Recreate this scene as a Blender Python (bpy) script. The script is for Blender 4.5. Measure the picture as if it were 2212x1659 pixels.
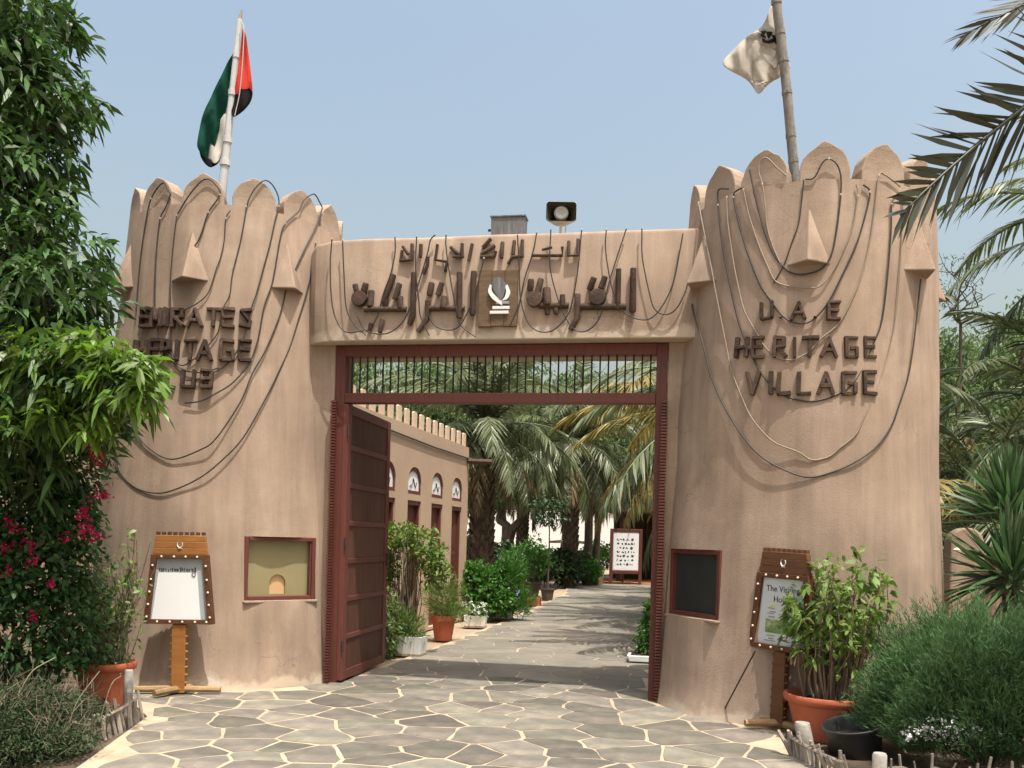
import bpy, bmesh, math, random
import numpy as np
from mathutils import Vector, Matrix
rnd = random.Random(7); nrg = np.random.default_rng(11)
SC = bpy.context.scene
for o in list(bpy.data.objects): bpy.data.objects.remove(o, do_unlink=True)
COL = SC.collection
R_ = math.radians
# ------------------------------------------------------------------ camera
CX, CY, CZ = 1.836, -9.444, 1.6
YAW = R_(9.75); ROLL = math.atan(.027); FPX = 2000.0; PX, PY = 1106.0, 1163.0
cd = bpy.data.cameras.new('camera'); cam = bpy.data.objects.new('camera', cd); COL.objects.link(cam)
cd.sensor_width = 36.0; cd.lens = 36.0 * FPX / 2212.0; cd.shift_y = (PY - 829.5) / 2212.0
cd.clip_start = .05; cd.clip_end = 4000
cam.matrix_world = Matrix.Translation((CX, CY, CZ)) @ Matrix.Rotation(YAW, 4, 'Z') @ Matrix.Rotation(R_(90), 4, 'X') @ Matrix.Rotation(ROLL, 4, 'Z')
SC.camera = cam
# ------------------------------------------------------------------ sky, sun, exposure
SUN_A, SUN_B = .22, .25                       # towards the sun: (SUN_A, -SUN_B, 1)
sv = Vector((SUN_A, -SUN_B, 1)).normalized()
W = bpy.data.worlds.new('World'); SC.world = W; W.use_nodes = True
wn = W.node_tree.nodes; wl = W.node_tree.links; wn.clear()
sky = wn.new('ShaderNodeTexSky'); sky.sky_type = 'NISHITA'; sky.sun_disc = False
sky.sun_elevation = math.asin(sv.z); sky.sun_rotation = math.atan2(sv.x, sv.y)
sky.altitude = 0; sky.air_density = 1.8; sky.dust_density = 7.6; sky.ozone_density = 0
bg = wn.new('ShaderNodeBackground'); bg.inputs['Strength'].default_value = .13
wo = wn.new('ShaderNodeOutputWorld'); wl.new(sky.outputs[0], bg.inputs[0]); wl.new(bg.outputs[0], wo.inputs[0])
sd = bpy.data.lights.new('sun', 'SUN'); sd.energy = 3.6; sd.angle = R_(.53); sd.color = (1, .95, .87)
sun = bpy.data.objects.new('sun', sd); COL.objects.link(sun); sun.location = (6, -12, 30)
sun.rotation_euler = sv.to_track_quat('Z', 'Y').to_euler()
SC.view_settings.view_transform = 'Standard'; SC.view_settings.look = 'None'
SC.view_settings.exposure = 0.72; SC.view_settings.gamma = 1.0; SC.view_settings.use_curve_mapping = False
# ------------------------------------------------------------------ survey helpers (photo pixel + distance -> place)
c_, s_ = math.cos(YAW), math.sin(YAW); cr, sr = math.cos(ROLL), math.sin(ROLL)
def ray(x, y):
    dx, dy = x - PX, y - PY
    a = (dx * cr + dy * sr) / FPX; b = (-dx * sr + dy * cr) / FPX
    return Vector((a * c_ - s_, a * s_ + c_, -b))
CAMP = Vector((CX, CY, CZ))
def at(x, y, Z): return CAMP + ray(x, y) * Z
def gnd(x, y, z=0.0):
    d = ray(x, y); return CAMP + d * ((z - CZ) / d.z)
def ony(x, y, Y):
    d = ray(x, y); return CAMP + d * ((Y - CY) / d.y)
def depth(p): return -(p.x - CX) * s_ + (p.y - CY) * c_
def cone_hit(x, y, T, off=0.0):
    d = ray(x, y); ox, oy = CX - T['c'][0], CY - T['c'][1]; k = T['k']; r0 = T['r'] + off - k * CZ
    a = d.x**2 + d.y**2 - (k * d.z)**2; b = 2 * (ox * d.x + oy * d.y + r0 * k * d.z); c = ox*ox + oy*oy - r0*r0
    D = max(0, b * b - 4 * a * c)
    return CAMP + d * ((-b - math.sqrt(D)) / (2 * a))
# ------------------------------------------------------------------ object helpers
def thing(name, label, cat, loc=(0, 0, 0), rotz=0.0, group=None):
    o = bpy.data.objects.new(name, None); COL.objects.link(o); o.empty_display_size = .1
    o.location = loc; o.rotation_euler = (0, 0, rotz); o['label'] = label; o['category'] = cat
    if group: o['group'] = group
    return o
def tag(o, label=None, cat=None, group=None, kind=None):
    if label: o['label'] = label
    if cat: o['category'] = cat
    if group: o['group'] = group
    if kind: o['kind'] = kind
    return o
def link(name, me, m=None, parent=None):
    o = bpy.data.objects.new(name, me); COL.objects.link(o)
    if m is not None and not me.materials: me.materials.append(m)
    if parent is not None: o.parent = parent
    return o
def clone(o, parent=None, loc=None, rotz=None):
    c = o.copy(); COL.objects.link(c); c.parent = parent
    if loc is not None: c.location = loc
    if rotz is not None: c.rotation_euler = (0, 0, rotz)
    for ch in [q for q in bpy.data.objects if q.parent == o]: clone(ch, c)
    return c
def fast_mesh(name, V, faces):                # faces: list of int arrays (n,k)
    me = bpy.data.meshes.new(name); V = np.asarray(V, dtype=np.float32).reshape(-1, 3)
    me.vertices.add(len(V)); me.vertices.foreach_set('co', V.ravel())
    loops = np.concatenate([f.ravel() for f in faces]).astype(np.int32)
    tot = np.concatenate([np.full(len(f), f.shape[1]) for f in faces]).astype(np.int32)
    st = np.concatenate([[0], np.cumsum(tot)[:-1]]).astype(np.int32)
    me.loops.add(len(loops)); me.loops.foreach_set('vertex_index', loops)
    me.polygons.add(len(tot)); me.polygons.foreach_set('loop_start', st); me.polygons.foreach_set('loop_total', tot)
    me.update(calc_edges=True); me.validate(); return me
class Geo:
    def __init__(s): s.V = []; s.F = []
    def add(s, V, F):
        n = len(s.V); s.V += [tuple(v) for v in V]; s.F += [tuple(i + n for i in f) for f in F]; return s
    def box(s, c, d, M=None):
        x, y, z = d[0] / 2, d[1] / 2, d[2] / 2
        V = [Vector((a, b, e)) for a in (-x, x) for b in (-y, y) for e in (-z, z)]
        V = [(M @ v if M is not None else v) + Vector(c) for v in V]
        return s.add(V, [(0,1,3,2), (4,6,7,5), (0,4,5,1), (2,3,7,6), (0,2,6,4), (1,5,7,3)])
    def tube(s, path, r, n=8, flat=1.0, caps=True, up=None):
        P = [Vector(p) for p in path]; m = len(P)
        rr = r if isinstance(r, (list, tuple)) else [r] * m
        V = []; ref = up or Vector((0, 0, 1))
        t0 = (P[1] - P[0]).normalized()
        if up is None and abs(t0.z) > .9: ref = Vector((1, 0, 0))
        for i in range(m):
            t = (P[min(i + 1, m - 1)] - P[max(i - 1, 0)])
            t = t.normalized() if t.length > 1e-9 else t0
            a = t.cross(ref); a = a.normalized() if a.length > 1e-6 else Vector((1, 0, 0))
            b = a.cross(t).normalized()
            if up is None: ref = b
            for k in range(n):
                w = 2 * math.pi * k / n
                V.append(P[i] + a * math.cos(w) * rr[i] + b * math.sin(w) * rr[i] * flat)
        F = [(i*n + k, i*n + (k+1) % n, (i+1)*n + (k+1) % n, (i+1)*n + k) for i in range(m - 1) for k in range(n)]
        if caps: F += [tuple(range(n - 1, -1, -1)), tuple((m-1)*n + k for k in range(n))]
        return s.add(V, F)
    def lathe(s, prof, n=24, c=(0, 0, 0), a0=0.0, sq=None):
        V = []; m = len(prof)
        for r, z in prof:
            for k in range(n):
                w = a0 + 2 * math.pi * k / n; V.append((c[0] + r * math.cos(w), c[1] + r * math.sin(w), c[2] + z))
        F = [(i*n + k, i*n + (k+1) % n, (i+1)*n + (k+1) % n, (i+1)*n + k) for i in range(m - 1) for k in range(n)]
        F += [tuple(range(n - 1, -1, -1)), tuple((m-1)*n + k for k in range(n))]
        return s.add(V, F)
    def prism(s, poly, ax, a0, a1):           # poly in two axes, extruded along the third (ax 0/1/2)
        def mk(p, h):
            return (h, p[0], p[1]) if ax == 0 else (p[0], h, p[1]) if ax == 1 else (p[0], p[1], h)
        n = len(poly); V = [mk(p, a0) for p in poly] + [mk(p, a1) for p in poly]
        F = [tuple(range(n - 1, -1, -1)), tuple(range(n, 2*n))] + [(i, (i+1) % n, n + (i+1) % n, n + i) for i in range(n)]
        return s.add(V, F)
    def move(s, M): s.V = [tuple(M @ Vector(v)) for v in s.V]; return s
    def mesh(s, name):
        me = bpy.data.meshes.new(name); me.from_pydata(s.V, [], s.F); me.update()
        bm = bmesh.new(); bm.from_mesh(me); bmesh.ops.recalc_face_normals(bm, faces=bm.faces); bm.to_mesh(me); bm.free()
        return me
    def build(s, name, m, parent=None, bevel=0.0, smooth=False, world=False, seg=2, origin=None):
        """world=True: coordinates are world, parent is an unrotated Empty; origin: set the object's own base"""
        if world and parent is not None: s.move(Matrix.Translation(-Vector(parent.location)))
        if origin is not None: s.move(Matrix.Translation(-Vector(origin)))
        o = link(name, s.mesh(name), m, parent)
        if origin is not None: o.location = origin
        if smooth: smooth_by(o, 40)
        if bevel:
            b = o.modifiers.new('bevel', 'BEVEL'); b.width = bevel; b.segments = seg; b.limit_method = 'ANGLE'; b.angle_limit = R_(35)
        return o
def smooth_by(o, deg):
    me = o.data
    for p in me.polygons: p.use_smooth = True
    me.set_sharp_from_angle(angle=R_(deg))
def boolean_cut(o, geo, op='DIFFERENCE'):
    c = geo.build('cutter', None); md = o.modifiers.new('b', 'BOOLEAN'); md.operation = op; md.solver = 'EXACT'; md.object = c
    c.parent = o.parent
    bpy.context.view_layer.update()
    dg = bpy.context.evaluated_depsgraph_get(); me = bpy.data.meshes.new_from_object(o.evaluated_get(dg), depsgraph=dg)
    o.modifiers.remove(md); o.data = me; bpy.data.objects.remove(c, do_unlink=True)
def spline(P, n=6):
    P = [Vector(p) for p in P]; Q = [P[0] * 2 - P[1]] + P + [P[-1] * 2 - P[-2]]; out = []
    for i in range(1, len(Q) - 2):
        a, b, c, d = Q[i-1], Q[i], Q[i+1], Q[i+2]
        for k in range(n):
            t = k / n
            out.append(.5 * ((2*b) + (c - a) * t + (2*a - 5*b + 4*c - d) * t*t + (3*b - a - 3*c + d) * t**3))
    out.append(P[-1]); return out
# ------------------------------------------------------------------ materials
def mat(name, col, rough=.8, var=.12, scale=3.0, bump=.0, bscale=40.0, col2=None, mixs=2.0, metal=0.0, spec=.3, isl=0.0, objr=0.0,
        streak=0.0, transl=0.0, coat=0.0, stain=None, stretch=None, alpha=None, trans=0.0, ior=1.45, crack=0.0, base=None):
    m = bpy.data.materials.new(name); m.use_nodes = True; N = m.node_tree.nodes; L = m.node_tree.links
    b = N['Principled BSDF']; out = N['Material Output']
    b.inputs['Roughness'].default_value = rough; b.inputs['Metallic'].default_value = metal
    b.inputs['Specular IOR Level'].default_value = spec; b.inputs['Coat Weight'].default_value = coat
    tc = N.new('ShaderNodeTexCoord'); vec = tc.outputs['Object']
    if stretch:
        mp = N.new('ShaderNodeMapping'); mp.inputs['Scale'].default_value = stretch; L.new(vec, mp.inputs[0]); vec = mp.outputs[0]
    def noise(sc, det=5, rgh=.6, v=None):
        n = N.new('ShaderNodeTexNoise'); n.inputs['Scale'].default_value = sc; n.inputs['Detail'].default_value = det
        n.inputs['Roughness'].default_value = rgh; L.new(v or vec, n.inputs['Vector']); return n.outputs['Fac']
    def mixc(fac, a, bcol, mode='MIX'):
        x = N.new('ShaderNodeMix'); x.data_type = 'RGBA'; x.blend_type = mode
        if isinstance(fac, float): x.inputs[0].default_value = fac
        else: L.new(fac, x.inputs[0])
        for i, q in ((6, a), (7, bcol)):
            if isinstance(q, tuple): x.inputs[i].default_value = (*q, 1)
            else: L.new(q, x.inputs[i])
        return x.outputs[2]
    def ramp(fac, p0, p1):
        r = N.new('ShaderNodeMapRange'); r.inputs[1].default_value = p0; r.inputs[2].default_value = p1; L.new(fac, r.inputs[0]); return r.outputs[0]
    c2 = col2 or tuple(min(1, q * .6) for q in col)
    f = ramp(noise(mixs), .35, .68)
    cur = mixc(f, tuple(col), tuple(c2)) if col2 else None
    if cur is None:
        rgb = N.new('ShaderNodeRGB'); rgb.outputs[0].default_value = (*col, 1); cur = rgb.outputs[0]
    if stain:
        fs = ramp(noise(stain[1], 8, .7), stain[2], stain[2] + .18)
        sc_ = N.new('ShaderNodeMath'); sc_.operation = 'MULTIPLY'; L.new(fs, sc_.inputs[0]); sc_.inputs[1].default_value = stain[3]
        cur = mixc(sc_.outputs[0], cur, tuple(stain[0]))
    def hsvmul(fac, amt, cur):
        r = N.new('ShaderNodeMapRange'); r.inputs[3].default_value = 1 - amt; r.inputs[4].default_value = 1 + amt; L.new(fac, r.inputs[0])
        h = N.new('ShaderNodeHueSaturation'); L.new(r.outputs[0], h.inputs['Value']); L.new(cur, h.inputs['Color']); return h.outputs[0]
    if var: cur = hsvmul(ramp(noise(scale, 7, .65), .3, .7), var, cur)
    if streak:
        mp = N.new('ShaderNodeMapping'); mp.inputs['Scale'].default_value = (5, 5, .35); L.new(tc.outputs['Object'], mp.inputs[0])
        cur = hsvmul(ramp(noise(1.6, 6, .6, mp.outputs[0]), .3, .7), streak, cur)
    if crack:
        nz = N.new('ShaderNodeTexNoise'); nz.inputs['Scale'].default_value = 2.2; nz.inputs['Detail'].default_value = 6; L.new(vec, nz.inputs['Vector'])
        ad = N.new('ShaderNodeMix'); ad.data_type = 'VECTOR'; ad.inputs[0].default_value = .45; L.new(vec, ad.inputs[4]); L.new(nz.outputs['Color'], ad.inputs[5])
        vo = N.new('ShaderNodeTexVoronoi'); vo.feature = 'DISTANCE_TO_EDGE'; vo.inputs['Scale'].default_value = 2.6; L.new(ad.outputs[1], vo.inputs['Vector'])
        ln_ = ramp(vo.outputs['Distance'], .007, .001); mk = ramp(noise(1.3, 3, .5), .56, .66); mu = N.new('ShaderNodeMath'); mu.operation = 'MULTIPLY'; L.new(ln_, mu.inputs[0]); L.new(mk, mu.inputs[1])
        m2 = N.new('ShaderNodeMath'); m2.operation = 'MULTIPLY'; L.new(mu.outputs[0], m2.inputs[0]); m2.inputs[1].default_value = crack; m2.use_clamp = True
        cur = mixc(m2.outputs[0], cur, tuple(q * .35 for q in col))
    if base:
        sx = N.new('ShaderNodeSeparateXYZ'); L.new(tc.outputs['Object'], sx.inputs[0]); a1 = N.new('ShaderNodeMath'); a1.operation = 'MULTIPLY_ADD'; L.new(noise(3.5, 6, .65), a1.inputs[0]); a1.inputs[1].default_value = -base[1] * 2.4; L.new(sx.outputs['Z'], a1.inputs[2])
        fb = ramp(a1.outputs[0], -base[1] * .55, -base[1] * .95); fm = N.new('ShaderNodeMath'); fm.operation = 'MULTIPLY'; L.new(fb, fm.inputs[0]); fm.inputs[1].default_value = .75; cur = mixc(fm.outputs[0], cur, tuple(base[0]))
    if isl:
        g = N.new('ShaderNodeNewGeometry'); cur = hsvmul(g.outputs['Random Per Island'], isl, cur)
        h = N.new('ShaderNodeHueSaturation'); r = N.new('ShaderNodeMapRange'); r.inputs[3].default_value = .485; r.inputs[4].default_value = .515
        L.new(g.outputs['Random Per Island'], r.inputs[0]); L.new(r.outputs[0], h.inputs['Hue']); L.new(cur, h.inputs['Color']); cur = h.outputs[0]
    if objr:
        oi = N.new('ShaderNodeObjectInfo'); cur = hsvmul(oi.outputs['Random'], objr, cur)
        if name == 'stone':
            fr = N.new('ShaderNodeMath'); fr.operation = 'MULTIPLY'; L.new(oi.outputs['Random'], fr.inputs[0]); fr.inputs[1].default_value = 7.3; f2_ = N.new('ShaderNodeMath'); f2_.operation = 'FRACT'; L.new(fr.outputs[0], f2_.inputs[0])
            r = N.new('ShaderNodeMapRange'); r.inputs[3].default_value = .47; r.inputs[4].default_value = .525; L.new(f2_.outputs[0], r.inputs[0]); h = N.new('ShaderNodeHueSaturation'); L.new(r.outputs[0], h.inputs['Hue']); L.new(cur, h.inputs['Color']); cur = h.outputs[0]
    L.new(cur, b.inputs['Base Color'])
    if bump:
        bp = N.new('ShaderNodeBump'); bp.inputs['Strength'].default_value = min(1, bump); bp.inputs['Distance'].default_value = .02
        L.new(noise(bscale, 8, .7), bp.inputs['Height']); L.new(bp.outputs[0], b.inputs['Normal'])
    if trans:
        b.inputs['Transmission Weight'].default_value = trans; b.inputs['IOR'].default_value = ior
    if transl:
        t = N.new('ShaderNodeBsdfTranslucent'); mx = N.new('ShaderNodeMixShader'); mx.inputs[0].default_value = transl
        h = N.new('ShaderNodeHueSaturation'); h.inputs['Value'].default_value = 1.5; h.inputs['Saturation'].default_value = 1.1; L.new(cur, h.inputs['Color'])
        L.new(h.outputs[0], t.inputs[0]); L.new(b.outputs[0], mx.inputs[1]); L.new(t.outputs[0], mx.inputs[2]); L.new(mx.outputs[0], out.inputs[0])
    return m
M = {}
PL = (.345, .262, .202)
M['plaster'] = mat('plaster', PL, .92, .10, 2.6, .24, 60, col2=(.285, .212, .16), mixs=.9, streak=.15, stain=((.41, .325, .255), 1.5, .54, .65), crack=.85, base=((.50, .42, .33), .20), spec=.15)
M['plaster_top'] = mat('plaster_top', (.355, .275, .212), .95, .12, 4, .3, 45, col2=(.30, .23, .175), mixs=5, stain=((.22, .18, .14), 5, .6, .45), spec=.1)
M['sand'] = mat('sand', (.33, .265, .19), .95, .18, 1.2, .4, 30, col2=(.26, .205, .15), mixs=.6)
M['mortar'] = mat('mortar', (.45, .365, .26), .95, .2, 5, .4, 60, col2=(.35, .285, .205), mixs=.8)
M['stone'] = mat('stone', (.132, .127, .108), .75, .28, 4, .45, 35, col2=(.172, .156, .126), mixs=1.3, objr=.36, stain=((.27, .225, .165), 2.2, .585, .55), spec=.25)
M['stone_far'] = mat('stone_far', (.155, .148, .126), .85, .2, 1.2, .3, 30, col2=(.205, .185, .148), mixs=.5, isl=.14)
M['red_wood'] = mat('red_wood', (.115, .034, .025), .5, .18, 3, .2, 30, stretch=(9, 9, 1), objr=.1, spec=.4)
M['dark_wood'] = mat('dark_wood', (.075, .042, .028), .6, .25, 3, .3, 30, stretch=(9, 9, 1), spec=.3)
M['door_panel'] = mat('door_panel', (.095, .042, .028), .6, .25, 2, .15, 30, stretch=(6, 6, 1), objr=.25, spec=.2)
M['letter_wood'] = mat('letter_wood', (.070, .046, .034), .8, .35, 9, .6, 50, objr=.3, stain=((.16, .115, .085), 7, .57, .6), spec=.2)
M['board_wood'] = mat('board_wood', (.135, .092, .054), .75, .3, 6, .4, 50, stretch=(1.0, 1, 5), stain=((.07, .05, .035), 7, .58, .7), spec=.2)
M['bar_paint'] = mat('bar_paint', (.022, .014, .012), .6, .2)
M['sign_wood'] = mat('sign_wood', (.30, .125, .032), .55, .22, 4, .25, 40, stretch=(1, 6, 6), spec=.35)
M['sign_wood_shaded'] = mat('sign_wood_shaded', (.125, .055, .024), .6, .25, 4, .25, 40, stretch=(1, 6, 6), spec=.3)  # sign wood darkened to stand in for shade on the right board
M['sign_frame'] = mat('sign_frame', (.10, .042, .020), .6, .3, 8, .3, 40, spec=.3)
M['nail'] = mat('nail', (.75, .66, .48), .4, .1, spec=.5)
M['paper'] = mat('paper', (.80, .81, .83), .6, .02)
M['backing'] = mat('backing', (.36, .40, .42), .45, .06, 5)
M['ink'] = mat('ink', (.05, .055, .06), .6, 0)
M['ink_grey'] = mat('ink_grey', (.25, .26, .28), .6, 0)
M['cable'] = mat('cable', (.032, .029, .026), .5, .2, 8, spec=.4)
M['cable_pale'] = mat('cable_pale', (.25, .20, .15), .6, .15, 8)
M['clip'] = mat('clip', (.42, .39, .34), .5, .1)
M['white_paint'] = mat('white_paint', (.72, .72, .70), .6, .10, 6, .1, 30, stain=((.45, .43, .38), 5, .6, .5))
M['speaker_in'] = mat('speaker_in', (.055, .052, .038), .7, .2)
M['speaker_out'] = mat('speaker_out', (.42, .42, .37), .5, .1)
M['weathered'] = mat('weathered', (.15, .15, .155), .85, .35, 9, .5, 60, stretch=(4, 4, .6), stain=((.5, .48, .42), 9, .62, .7))
M['pole_white'] = mat('pole_white', (.50, .50, .50), .4, .12, 5, objr=0, stain=((.3, .25, .2), 9, .62, .6))
M['pole_wood'] = mat('pole_wood', (.20, .185, .165), .85, .35, 14, .6, 50, stretch=(1, 1, .5), stain=((.42, .39, .34), 6, .6, .7))
def cloth(n, c): return mat(n, c, .85, .10, 6, transl=.35, spec=.1)
M['f_red'] = cloth('flag_red', (.62, .075, .055)); M['f_green'] = cloth('flag_green', (.016, .085, .062))
M['f_white'] = cloth('flag_white', (.60, .57, .52)); M['f_black'] = cloth('flag_black', (.018, .018, .020)); M['f_cream'] = cloth('flag_cream', (.52, .485, .43))
M['terracotta'] = mat('terracotta', (.42, .115, .058), .65, .14, 6, .1, 40, stain=((.5, .25, .16), 5, .6, .5))
M['black_plastic'] = mat('black_plastic', (.02, .021, .022), .42, .2, 5, spec=.5, stain=((.09, .09, .09), 5, .58, .6))
M['soil'] = mat('soil', (.055, .04, .028), .95, .35, 12, .8, 40)
M['bed_soil'] = mat('bed_soil', (.10, .075, .05), .95, .35, 6, .8, 30, stain=((.25, .2, .15), 5, .58, .6))
M['grey_stick'] = mat('grey_stick', (.27, .235, .195), .9, .3, 10, .5, 60, objr=.35)
M['pale_post'] = mat('pale_post', (.33, .31, .275), .85, .2, 12, .4, 50, objr=.15)
M['log_foot'] = mat('log_foot', (.30, .20, .10), .8, .25, 8, .4, 40, objr=.2)
M['rock'] = mat('rock', (.28, .24, .20), .9, .2, 5, .6, 20)
M['bark'] = mat('bark', (.10, .075, .055), .9, .3, 6, .8, 25, stretch=(3, 3, .8))
M['palm_trunk'] = mat('palm_trunk', (.11, .082, .058), .95, .4, 6, .9, 20)
M['stem'] = mat('stem', (.20, .145, .10), .85, .3, 10, isl=.3)
M['dry_stem'] = mat('dry_stem', (.15, .125, .085), .9, .3, 10, isl=.35)
def leaf(n, c, isl=.4, rough=.5, tr=.3, spec=.4): return mat(n, c, rough, .15, 3, isl=isl, transl=tr, spec=spec)
M['mango'] = leaf('mango_leaf', (.05, .10, .026), .5, .46, .25, .4)
M['mango_young'] = leaf('mango_young', (.11, .19, .03), .35, .42, .38, .5)
M['boug'] = leaf('bougainvillea_leaf', (.035, .085, .022), .45, .5, .25)
M['flower'] = leaf('flower_magenta', (.36, .02, .085), .35, .7, .35, .1)
M['flower_white'] = leaf('flower_white', (.75, .75, .74), .1, .7, .2, .1)
M['flower_blue'] = leaf('flower_blue', (.36, .36, .62), .2, .7, .2, .1)
M['brush'] = leaf('grey_brush', (.04, .065, .03), .4, .8, .15, .1)
M['potleaf'] = leaf('pot_leaf', (.13, .20, .045), .4, .5, .3)
M['bush'] = leaf('broom_green', (.10, .18, .075), .35, .7, .25, .1)
M['yucca'] = leaf('yucca_leaf', (.06, .115, .045), .35, .42, .2, .5)
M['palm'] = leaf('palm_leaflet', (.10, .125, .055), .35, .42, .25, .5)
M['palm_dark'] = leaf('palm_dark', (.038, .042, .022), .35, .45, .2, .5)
M['palm_yellow'] = leaf('palm_yellow', (.24, .195, .062), .3, .5, .25, .4)
M['palm_dry'] = leaf('palm_dry', (.20, .15, .085), .3, .7, .2, .2)
M['rachis'] = mat('rachis', (.30, .26, .10), .6, .2, 4)
M['ghaf'] = leaf('ghaf_leaf', (.10, .15, .06), .4, .6, .3, .2)
M['green'] = leaf('bush_leaf', (.055, .145, .024), .4, .5, .3)
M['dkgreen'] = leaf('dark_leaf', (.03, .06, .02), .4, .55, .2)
M['grassy'] = leaf('grassy_leaf', (.13, .19, .055), .35, .5, .3)
M['pane'] = mat('window_pane', (.035, .042, .040), .12, .2, 2, spec=.5)
M['ticket_board'] = mat('ticket_board', (.27, .235, .125), .6, .06, 3)
M['ticket_lit_tone'] = mat('ticket_lit_inside', (.55, .36, .19), .8, .05)
M['frosted'] = mat('frosted_pane', (.78, .79, .80), .35, .08, 4)
M['thatch'] = mat('thatch', (.22, .18, .12), .95, .3, 12, .8, 40)
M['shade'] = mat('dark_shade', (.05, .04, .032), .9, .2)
M['mat_orange'] = mat('orange_mat', (.40, .17, .07), .9, .12, 4)
M['sea'] = mat('sea', (.16, .30, .36), .25, .1, .05, .1, .8)
M['white_wall'] = mat('white_wall', (.74, .74, .72), .85, .05, .5)
M['building'] = mat('building_plaster', (.44, .325, .235), .92, .06, 1.5, .25, 45, col2=(.40, .29, .205), mixs=.8, spec=.15)
M['tooth'] = mat('tooth_plaster', (.56, .43, .31), .92, .1, 4, .2, 40)
# ------------------------------------------------------------------ foliage builders
def leaf_mesh(name, P, D, L, Wd, droop=.3, N=None):
    """many curved leaves in one mesh: bases P, directions D, lengths L, widths Wd"""
    P = np.asarray(P, float); D = np.asarray(D, float); n = len(P)
    D /= np.linalg.norm(D, axis=1)[:, None] + 1e-9
    L = np.broadcast_to(L, n)[:, None]; Wd = np.broadcast_to(Wd, n)[:, None]; dr = np.broadcast_to(droop, n)[:, None]
    if N is None: N = nrg.normal(size=(n, 3)) * .6 + [0, 0, 1.0]
    S = np.cross(D, N); S /= np.linalg.norm(S, axis=1)[:, None] + 1e-9
    dn = np.array([0, 0, -1.0])
    q = lambda t: P + D * L * t + dn * L * dr * t * t
    V = np.stack([q(0), q(.35) - S * Wd * .5, q(.35) + S * Wd * .5, q(.72) - S * Wd * .4, q(.72) + S * Wd * .4, q(1.0)], 1)
    i = np.arange(n)[:, None] * 6
    return fast_mesh(name, V, [i + [0, 2, 1], i + [3, 4, 5], i + [1, 2, 4, 3]])
def blade_mesh(name, P, D, L, Wd, droop=.1):
    P = np.asarray(P, float); D = np.asarray(D, float); n = len(P); D /= np.linalg.norm(D, axis=1)[:, None] + 1e-9
    L = np.broadcast_to(L, n)[:, None]; Wd = np.broadcast_to(Wd, n)[:, None]; dr = np.broadcast_to(droop, n)[:, None]
    S = np.cross(D, nrg.normal(size=(n, 3))); S /= np.linalg.norm(S, axis=1)[:, None] + 1e-9
    dn = np.array([0, 0, -1.0]); m = P + D * L * .55 + dn * L * dr * .3; t = P + D * L + dn * L * dr
    V = np.stack([P - S * Wd * .5, P + S * Wd * .5, m - S * Wd * .42, m + S * Wd * .42, t], 1); i = np.arange(n)[:, None] * 5
    return fast_mesh(name, V, [i + [2, 3, 4], i + [0, 1, 3, 2]])
def ell_points(E, n, shell=.55):
    """points in a union of ellipsoids (c, r) biased to their shells; returns points and outward directions"""
    w = np.array([e[1][0] * e[1][1] * e[1][2] for e in E]) ** .75; w /= w.sum()
    k = nrg.choice(len(E), n, p=w); d = nrg.normal(size=(n, 3)); d /= np.linalg.norm(d, axis=1)[:, None]
    rad = shell + (1 - shell) * nrg.random(n) ** .7
    rad *= 1 + .16 * np.sin(d[:, 0] * 5 + k) * np.cos(d[:, 2] * 6 + k * 2)
    C = np.array([tuple(e[0]) for e in E])[k]; Rr = np.array([e[1] for e in E])[k]
    return C + d * Rr * rad[:, None], d
def whorls(C, O, per, spread, L, Wd, droop, updir=0.0):
    """clusters of leaves round centres C pointing outwards along O"""
    n = len(C); P = np.repeat(C, per, 0); D = np.repeat(O, per, 0) * .55 + nrg.normal(size=(n * per, 3)) * .62
    D[:, 2] += updir; P = P + nrg.normal(size=P.shape) * spread
    LL = L * nrg.uniform(.65, 1.2, n * per); return P, D, LL, LL * Wd / L, droop * nrg.uniform(.5, 1.5, n * per)
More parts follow.
